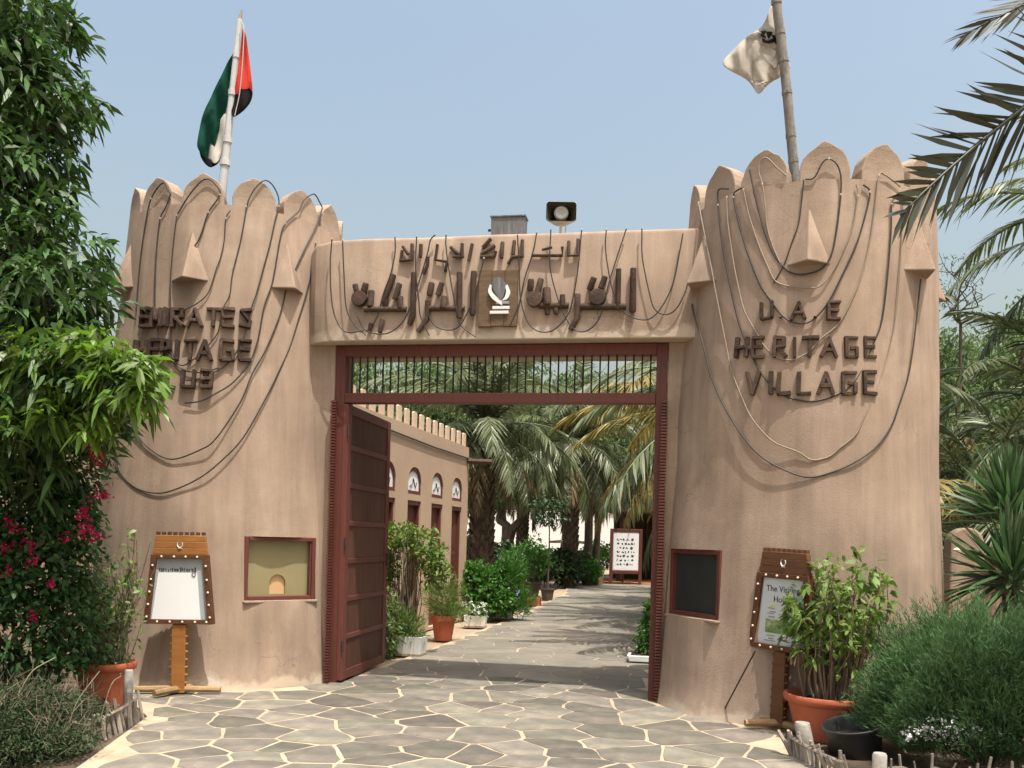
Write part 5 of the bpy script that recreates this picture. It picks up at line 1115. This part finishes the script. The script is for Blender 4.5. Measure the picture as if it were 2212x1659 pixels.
# pots, planters and plants along the path
def trough(label, x, y, wpx, hpx, dx=0):
    b = gnd(x, y); Z = depth(b); w = wpx / FPX * Z; h = hpx / FPX * Z; t = thing('planter_box', label, 'planter', tuple(b), R_(rnd.uniform(-6, 6)), group='white planter boxes along the path')
    q = Geo(); d = .30; q.add([(-w/2 * f, -d/2 * f, z) for f, z in ((.88, .03),)] , []) if False else None
    V = []; 
    for f, z in ((.90, .03), (1.0, h), (.93, h), (.84, .06)): V += [(-w/2*f, -d/2*f, z), (w/2*f, -d/2*f, z), (w/2*f, d/2*f, z), (-w/2*f, d/2*f, z)]
    F = [(3, 2, 1, 0)] + [(j*4 + i, j*4 + (i+1) % 4, (j+1)*4 + (i+1) % 4, (j+1)*4 + i) for j in range(3) for i in range(4)] + [(12, 13, 14, 15)]
    Geo().add(V, F).build('trough', M['white_paint'], t, bevel=.008); Geo().box((0, 0, .016), (w * .95, d * .95, .03)).build('base_tray', M['sand'], t); Geo().box((0, 0, h - .04), (w * .86, d * .84, .03)).build('soil', M['soil'], t); return b, w, h
def tuft(label, base, z0, E, n, m, L, wd, seed, blade=False, stemn=0, group=None, name='green_plant', droop=.25, sh=.2, up=.2):
    t = thing(name, label, 'plant', (base.x, base.y, z0), group=group)
    if stemn: stems(t, 0, E[0][1][0] * .5, stemn, max(e[0][2] + e[1][2] * .6 for e in E), .05, M['dry_stem'], .009, seed, .05)
    E = [(Vector(c), r) for c, r in E]; C, O = ell_points(E, n, sh)
    if blade: me = blade_mesh('leaves', C, O * .5 + nrg.normal(size=O.shape) * .35 + [0, 0, .7], nrg.uniform(.6, 1.3, n) * L, wd, .25)
    else: P, D, LL, WW, dr = whorls(C, O, 5, L * .3, L, wd, droop, up); me = leaf_mesh('leaves', P, D, LL, WW, dr)
    tag(link('leaves', me, M[m], t), kind='stuff'); return t
b, w, h = trough('white planter box nearest the door leaf', 880, 1415, 76, 42)
tuft('tall woody leafy shrub behind the nearest white planter', b + Vector((-.1, .25, 0)), .0, [((-.1, 0, 1.55), (.34, .3, .22)), ((.25, .1, 1.4), (.28, .3, .28)), ((-.3, 0, 1.2), (.2, .2, .35)), ((.4, 0, 1.15), (.2, .2, .3))], 420, 'potleaf', .09, .035, 1, stemn=60)
tuft('grassy plant spilling from the nearest white planter', b, h - .04, [((0, 0, .1), (w * .5, .18, .22)), ((-.2, .1, .2), (.2, .15, .25))], 900, 'grassy', .22, .012, 2, blade=True)
tuft('pale weedy plant at the foot of the open door leaf', gnd(828, 1420), .0, [((0, .1, .35), (.18, .25, .38)), ((-.15, .3, .6), (.2, .3, .4))], 330, 'grassy', .10, .03, 3, stemn=16)
# terracotta pot on path
pb = gnd(957, 1383); t = thing('plant_pot', 'tapered terracotta pot on the path beside the white planters', 'pot', tuple(pb)); Zp = depth(pb); Rp = 26 / FPX * Zp; Hp = 54 / FPX * Zp
o = Geo().lathe([(Rp * .72, 0), (Rp * .95, Hp * .8), (Rp * 1.05, Hp * .8), (Rp * 1.08, Hp), (Rp * .95, Hp), (Rp * .9, Hp * .88), (.01, Hp * .88)], 28).build('pot', M['terracotta'], t); smooth_by(o, 35)
tuft('wispy green plant in the tapered terracotta pot', pb, Hp * .85, [((0, 0, .32), (.34, .3, .35)), ((.1, 0, .12), (.3, .3, .15))], 1500, 'grassy', .17, .010, 4, blade=True, stemn=14)
b, w, h = trough('middle white planter box with white blossoms', 1027, 1355, 48, 26)
tw = tuft('white flowering plant in the middle white planter', b, h - .04, [((0, 0, .12), (w * .55, .2, .16))], 90, 'green', .07, .03, 5)
fp = np.array([(rnd.uniform(-w * .6, w * .5), rnd.uniform(-.2, .1), rnd.uniform(.08, .28)) for _ in range(45)]); P, D, LL, WW, dr = whorls(fp, nrg.normal(size=fp.shape), 5, .012, .03, .025, .1); link('blossoms', leaf_mesh('blossoms', P, D, LL, WW, dr), M['flower_white'], tw)
b, w, h = trough('white planter box farthest along the path', 1082, 1338, 52, 24)
tuft('bright green bushy shrub beside the path', gnd(1055, 1345) + Vector((-.25, .5, 0)), 0, [((0, 0, .65), (.48, .45, .40)), ((.28, -.1, .4), (.4, .4, .32)), ((-.22, 0, .95), (.26, .3, .22)), ((.3, .2, .85), (.22, .3, .28))], 1250, 'green', .085, .045, 6)
tuft('light green grassy shrub behind the farthest white planter', gnd(1100, 1340), .05, [((0, .1, .7), (.3, .3, .65)), ((.1, 0, .3), (.4, .3, .3))], 2200, 'green', .22, .014, 7, blade=True)
t8 = tuft('low blue flowered plant at the shrub edge', gnd(1085, 1340) + Vector((0, .1, 0)), .1, [((0, 0, .25), (.35, .2, .2))], 150, 'green', .07, .03, 8)
fp = np.array([(rnd.uniform(-.3, .35), rnd.uniform(-.25, .0), rnd.uniform(.25, .5)) for _ in range(40)]); P, D, LL, WW, dr = whorls(fp, nrg.normal(size=fp.shape), 5, .012, .03, .025, .1); link('blossoms', leaf_mesh('blossoms', P, D, LL, WW, dr), M['flower_blue'], t8)
def smallpot(label, x, y, wpx, hpx, m, plant, pm='green', ph=.5, pr_=.3, blade=False):
    b = gnd(x, y); Z = depth(b); R = wpx / 2 / FPX * Z; H = hpx / FPX * Z; t = thing('plant_pot', label, 'pot', tuple(b)); o = Geo().lathe([(R * .75, 0), (R * .98, H * .85), (R * 1.06, H * .86), (R * 1.06, H), (R * .9, H), (R * .85, H * .9), (.01, H * .9)], 20).build('pot', M[m], t); smooth_by(o, 35)
    if plant: tuft(plant, b, H * .88, [((0, 0, ph), (pr_, pr_, ph * .7))], 340, pm, .10, .045, int(x), stemn=5, blade=blade)
smallpot('brown pot behind the brick red box planter', 1148, 1290, 38, 34, 'bark', 'dark green leafy plant in the brown pot', 'green', .75, .55)
b = gnd(1147, 1308); Z = depth(b); t = thing('planter_box', 'brick red box planter on the far path', 'planter', tuple(b)); V = 38 / FPX * Z; Geo().box((0, .1, .1), (V, .3, .2)).build('box', M['terracotta'], t, bevel=.01); Geo().box((0, .1, .21), (V * .9, .26, .025)).build('soil', M['soil'], t)
smallpot('small dark pot with slender young tree on the far path', 1182, 1296, 30, 26, 'bark', None)
st = gnd(1182, 1296); tt = thing('sapling', 'slender young tree in the small dark pot', 'tree', (st.x, st.y, .3)); Geo().tube([(0, 0, -.06), (.02, 0, 1.0), (0, .02, 2.0)], [.03, .022, .012], 6).build('trunk', M['bark'], tt); C, O = ell_points([(Vector((0, 0, 2.1)), (.5, .5, .5))], 160, .3); leafy(tt, 'leaves', C, O, 5, .04, .11, .05, .3, M['dkgreen'])
smallpot('wide woven pot with leafy plant beside the easel board', 1283, 1262, 46, 38, 'log_foot', 'upright green plant in the woven pot', 'green', .6, .55)
tuft('small plant in shallow tray at the foot of the right jamb', gnd(1398, 1432), .05, [((0, .15, .25), (.16, .2, .3)), ((.05, .2, .6), (.1, .15, .3))], 240, 'green', .08, .035, 40)
b = gnd(1392, 1433); t = thing('planter_tray', 'shallow white tray beside the right jamb', 'planter', tuple(b)); Geo().prism([(-.2, .02), (.22, .02), (.25, .10), (-.23, .10)], 1, -.05, .30).build('tray', M['white_paint'], t, bevel=.01); Geo().box((0, .12, .106), (.36, .28, .012)).build('soil', M['soil'], t)
# dark hedge masses in the middle distance
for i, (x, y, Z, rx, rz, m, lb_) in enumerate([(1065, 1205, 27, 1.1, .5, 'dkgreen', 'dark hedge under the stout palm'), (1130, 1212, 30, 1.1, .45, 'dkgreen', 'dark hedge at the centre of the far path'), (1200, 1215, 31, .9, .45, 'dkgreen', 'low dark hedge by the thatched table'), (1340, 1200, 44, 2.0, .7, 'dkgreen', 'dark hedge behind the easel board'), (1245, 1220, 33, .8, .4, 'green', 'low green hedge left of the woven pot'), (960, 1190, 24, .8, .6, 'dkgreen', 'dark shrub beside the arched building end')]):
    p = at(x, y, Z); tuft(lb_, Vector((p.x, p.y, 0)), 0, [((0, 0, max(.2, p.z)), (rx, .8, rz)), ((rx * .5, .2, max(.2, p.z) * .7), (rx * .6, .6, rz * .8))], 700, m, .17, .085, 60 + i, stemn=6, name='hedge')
# easel board
ep = (gnd(1315, 1262) + gnd(1385, 1263)) / 2; Ze = depth(ep); u = Ze / FPX
es = thing('easel_board', 'red framed easel board with a printed white sheet on the far path', 'sign', tuple(ep), R_(11)); W_ = 70 * u; H_ = 120 * u
for s in (-1, 1): Geo().box((s * (W_ / 2 - .06), 0, H_ / 2), (.12, .07, H_)).build('leg', M['red_wood'], es, bevel=.01)
for z in (H_ - .06, H_ * .22): Geo().box((0, 0, z), (W_ - .245, .06, .12)).build('rail', M['red_wood'], es, bevel=.01)
Geo().box((0, .01, H_ * .59), (W_ - .245, .03, H_ * .70)).build('panel', M['white_paint'], es); Geo().box((0, -.012, H_ * .59), (W_ - .29, .01, H_ * .66)).build('paper_sheet', M['paper'], es)
Geo().tube([(0, .05, H_ * .8), (0, .7, 0)], .04, 6).build('back_leg', M['red_wood'], es)
q = Geo(); rr = random.Random(77)
for row in range(7):
    x = -W_ * .28
    while x < W_ * .27:
        w = rr.uniform(.02, .10); q.box((x + w / 2, -.0185, H_ * (.36 + row * .074) + rr.uniform(-.01, .01)), (w, .002, rr.uniform(.03, .10)), Matrix.Rotation(rr.uniform(-.7, .7), 3, 'Y')); x += w + rr.uniform(.03, .10)
q.build('print', M['ink'], es)
# dark timber shelter at the right end of the path
sh_ = at(1440, 1165, 37); sc2 = thing('timber_shelter', 'dark open timber shelter behind the easel board', 'shelter', (sh_.x, sh_.y, 0), R_(8))
hs_ = 2.75
for x in (-1.9, -.6, .6, 1.9):
    for y in (-1.2, 1.4): Geo().tube([(x, y, 0), (x, y, hs_)], .08, 8).build('post', M['dark_wood'], sc2)
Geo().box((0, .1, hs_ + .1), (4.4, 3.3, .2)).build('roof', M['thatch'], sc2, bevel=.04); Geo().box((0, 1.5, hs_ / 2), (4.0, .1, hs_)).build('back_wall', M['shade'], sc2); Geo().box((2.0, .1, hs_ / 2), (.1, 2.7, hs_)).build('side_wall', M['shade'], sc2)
Geo().box((-.4, -.6, .03), (4.4, 3.6, .05)).build('floor_mat', M['mat_orange'], sc2)
# thatched table, trunk posts
tp_ = gnd(1230, 1205); tp_ = at(1228, 1165, 36); tt = thing('thatch_table', 'round thatched table on a stout leg under the palms', 'table', (tp_.x, tp_.y, 0)); zt_ = at(1228, 1166, 36).z
o = Geo().lathe([(.01, zt_ + .02), (.75, zt_ - .06), (.78, zt_ - .14), (.2, zt_ - .10), (.09, zt_ - .2), (.09, 0), (.01, 0)][::-1], 24).build('top', M['thatch'], tt); smooth_by(o, 30)
for lb_, x, Z, r in (('dark double post beneath the low hanging palm', 1270, 33, .16), ('second dark post beside the thatched table', 1289, 33.4, .12)):
    p = at(x, 1165, Z); t = thing('timber_post', lb_, 'post', (p.x, p.y, 0)); Geo().tube([(0, 0, -.05), (.02, 0, 1.8), (0, 0, 3.4)], [r, r * .95, r * .9], 9).build('shaft', M['bark'], t)
# leaning dark tree trunk right of the stout palm
p = at(1085, 1165, 33); t = thing('shade_tree', 'dark leaning trunk with spreading crown right of the stout palm', 'tree', (p.x, p.y, -.02)); g = Geo(); limb(g, (0, 0, 0), (.3, 0, 1.9), .26, .22, 4, .04); limb(g, (.3, 0, 1.9), (-.5, .2, 3.0), .16, .08, 5, .06); limb(g, (.3, 0, 1.9), (1.2, 0, 3.0), .17, .08, 6, .06); g.build('trunk', M['bark'], t)
C, O = ell_points([(Vector((-.5, 0, 3.3)), (1.2, 1, .7)), (Vector((1.3, 0, 3.3)), (1.3, 1, .7))], 2600, .25); tag(link('crown', leaf_mesh('crown', C, nrg.normal(size=C.shape) + [0, 0, -.3], .2, .07, .3), M['ghaf'], t), kind='stuff')
# added white wall, stands in for the bright horizon and hides its brown sky
wbp = at(1150, 1165, 62); t = thing('added_horizon_wall', 'bright white boundary wall by the sea behind the trees', 'wall', (wbp.x, wbp.y, 0)); Geo().box((0, 0, 1.7), (60, .3, 3.4)).build('wall_run', M['white_wall'], t); Geo().box((0, 0, 3.44), (60, .45, .08)).build('coping', M['white_wall'], t)
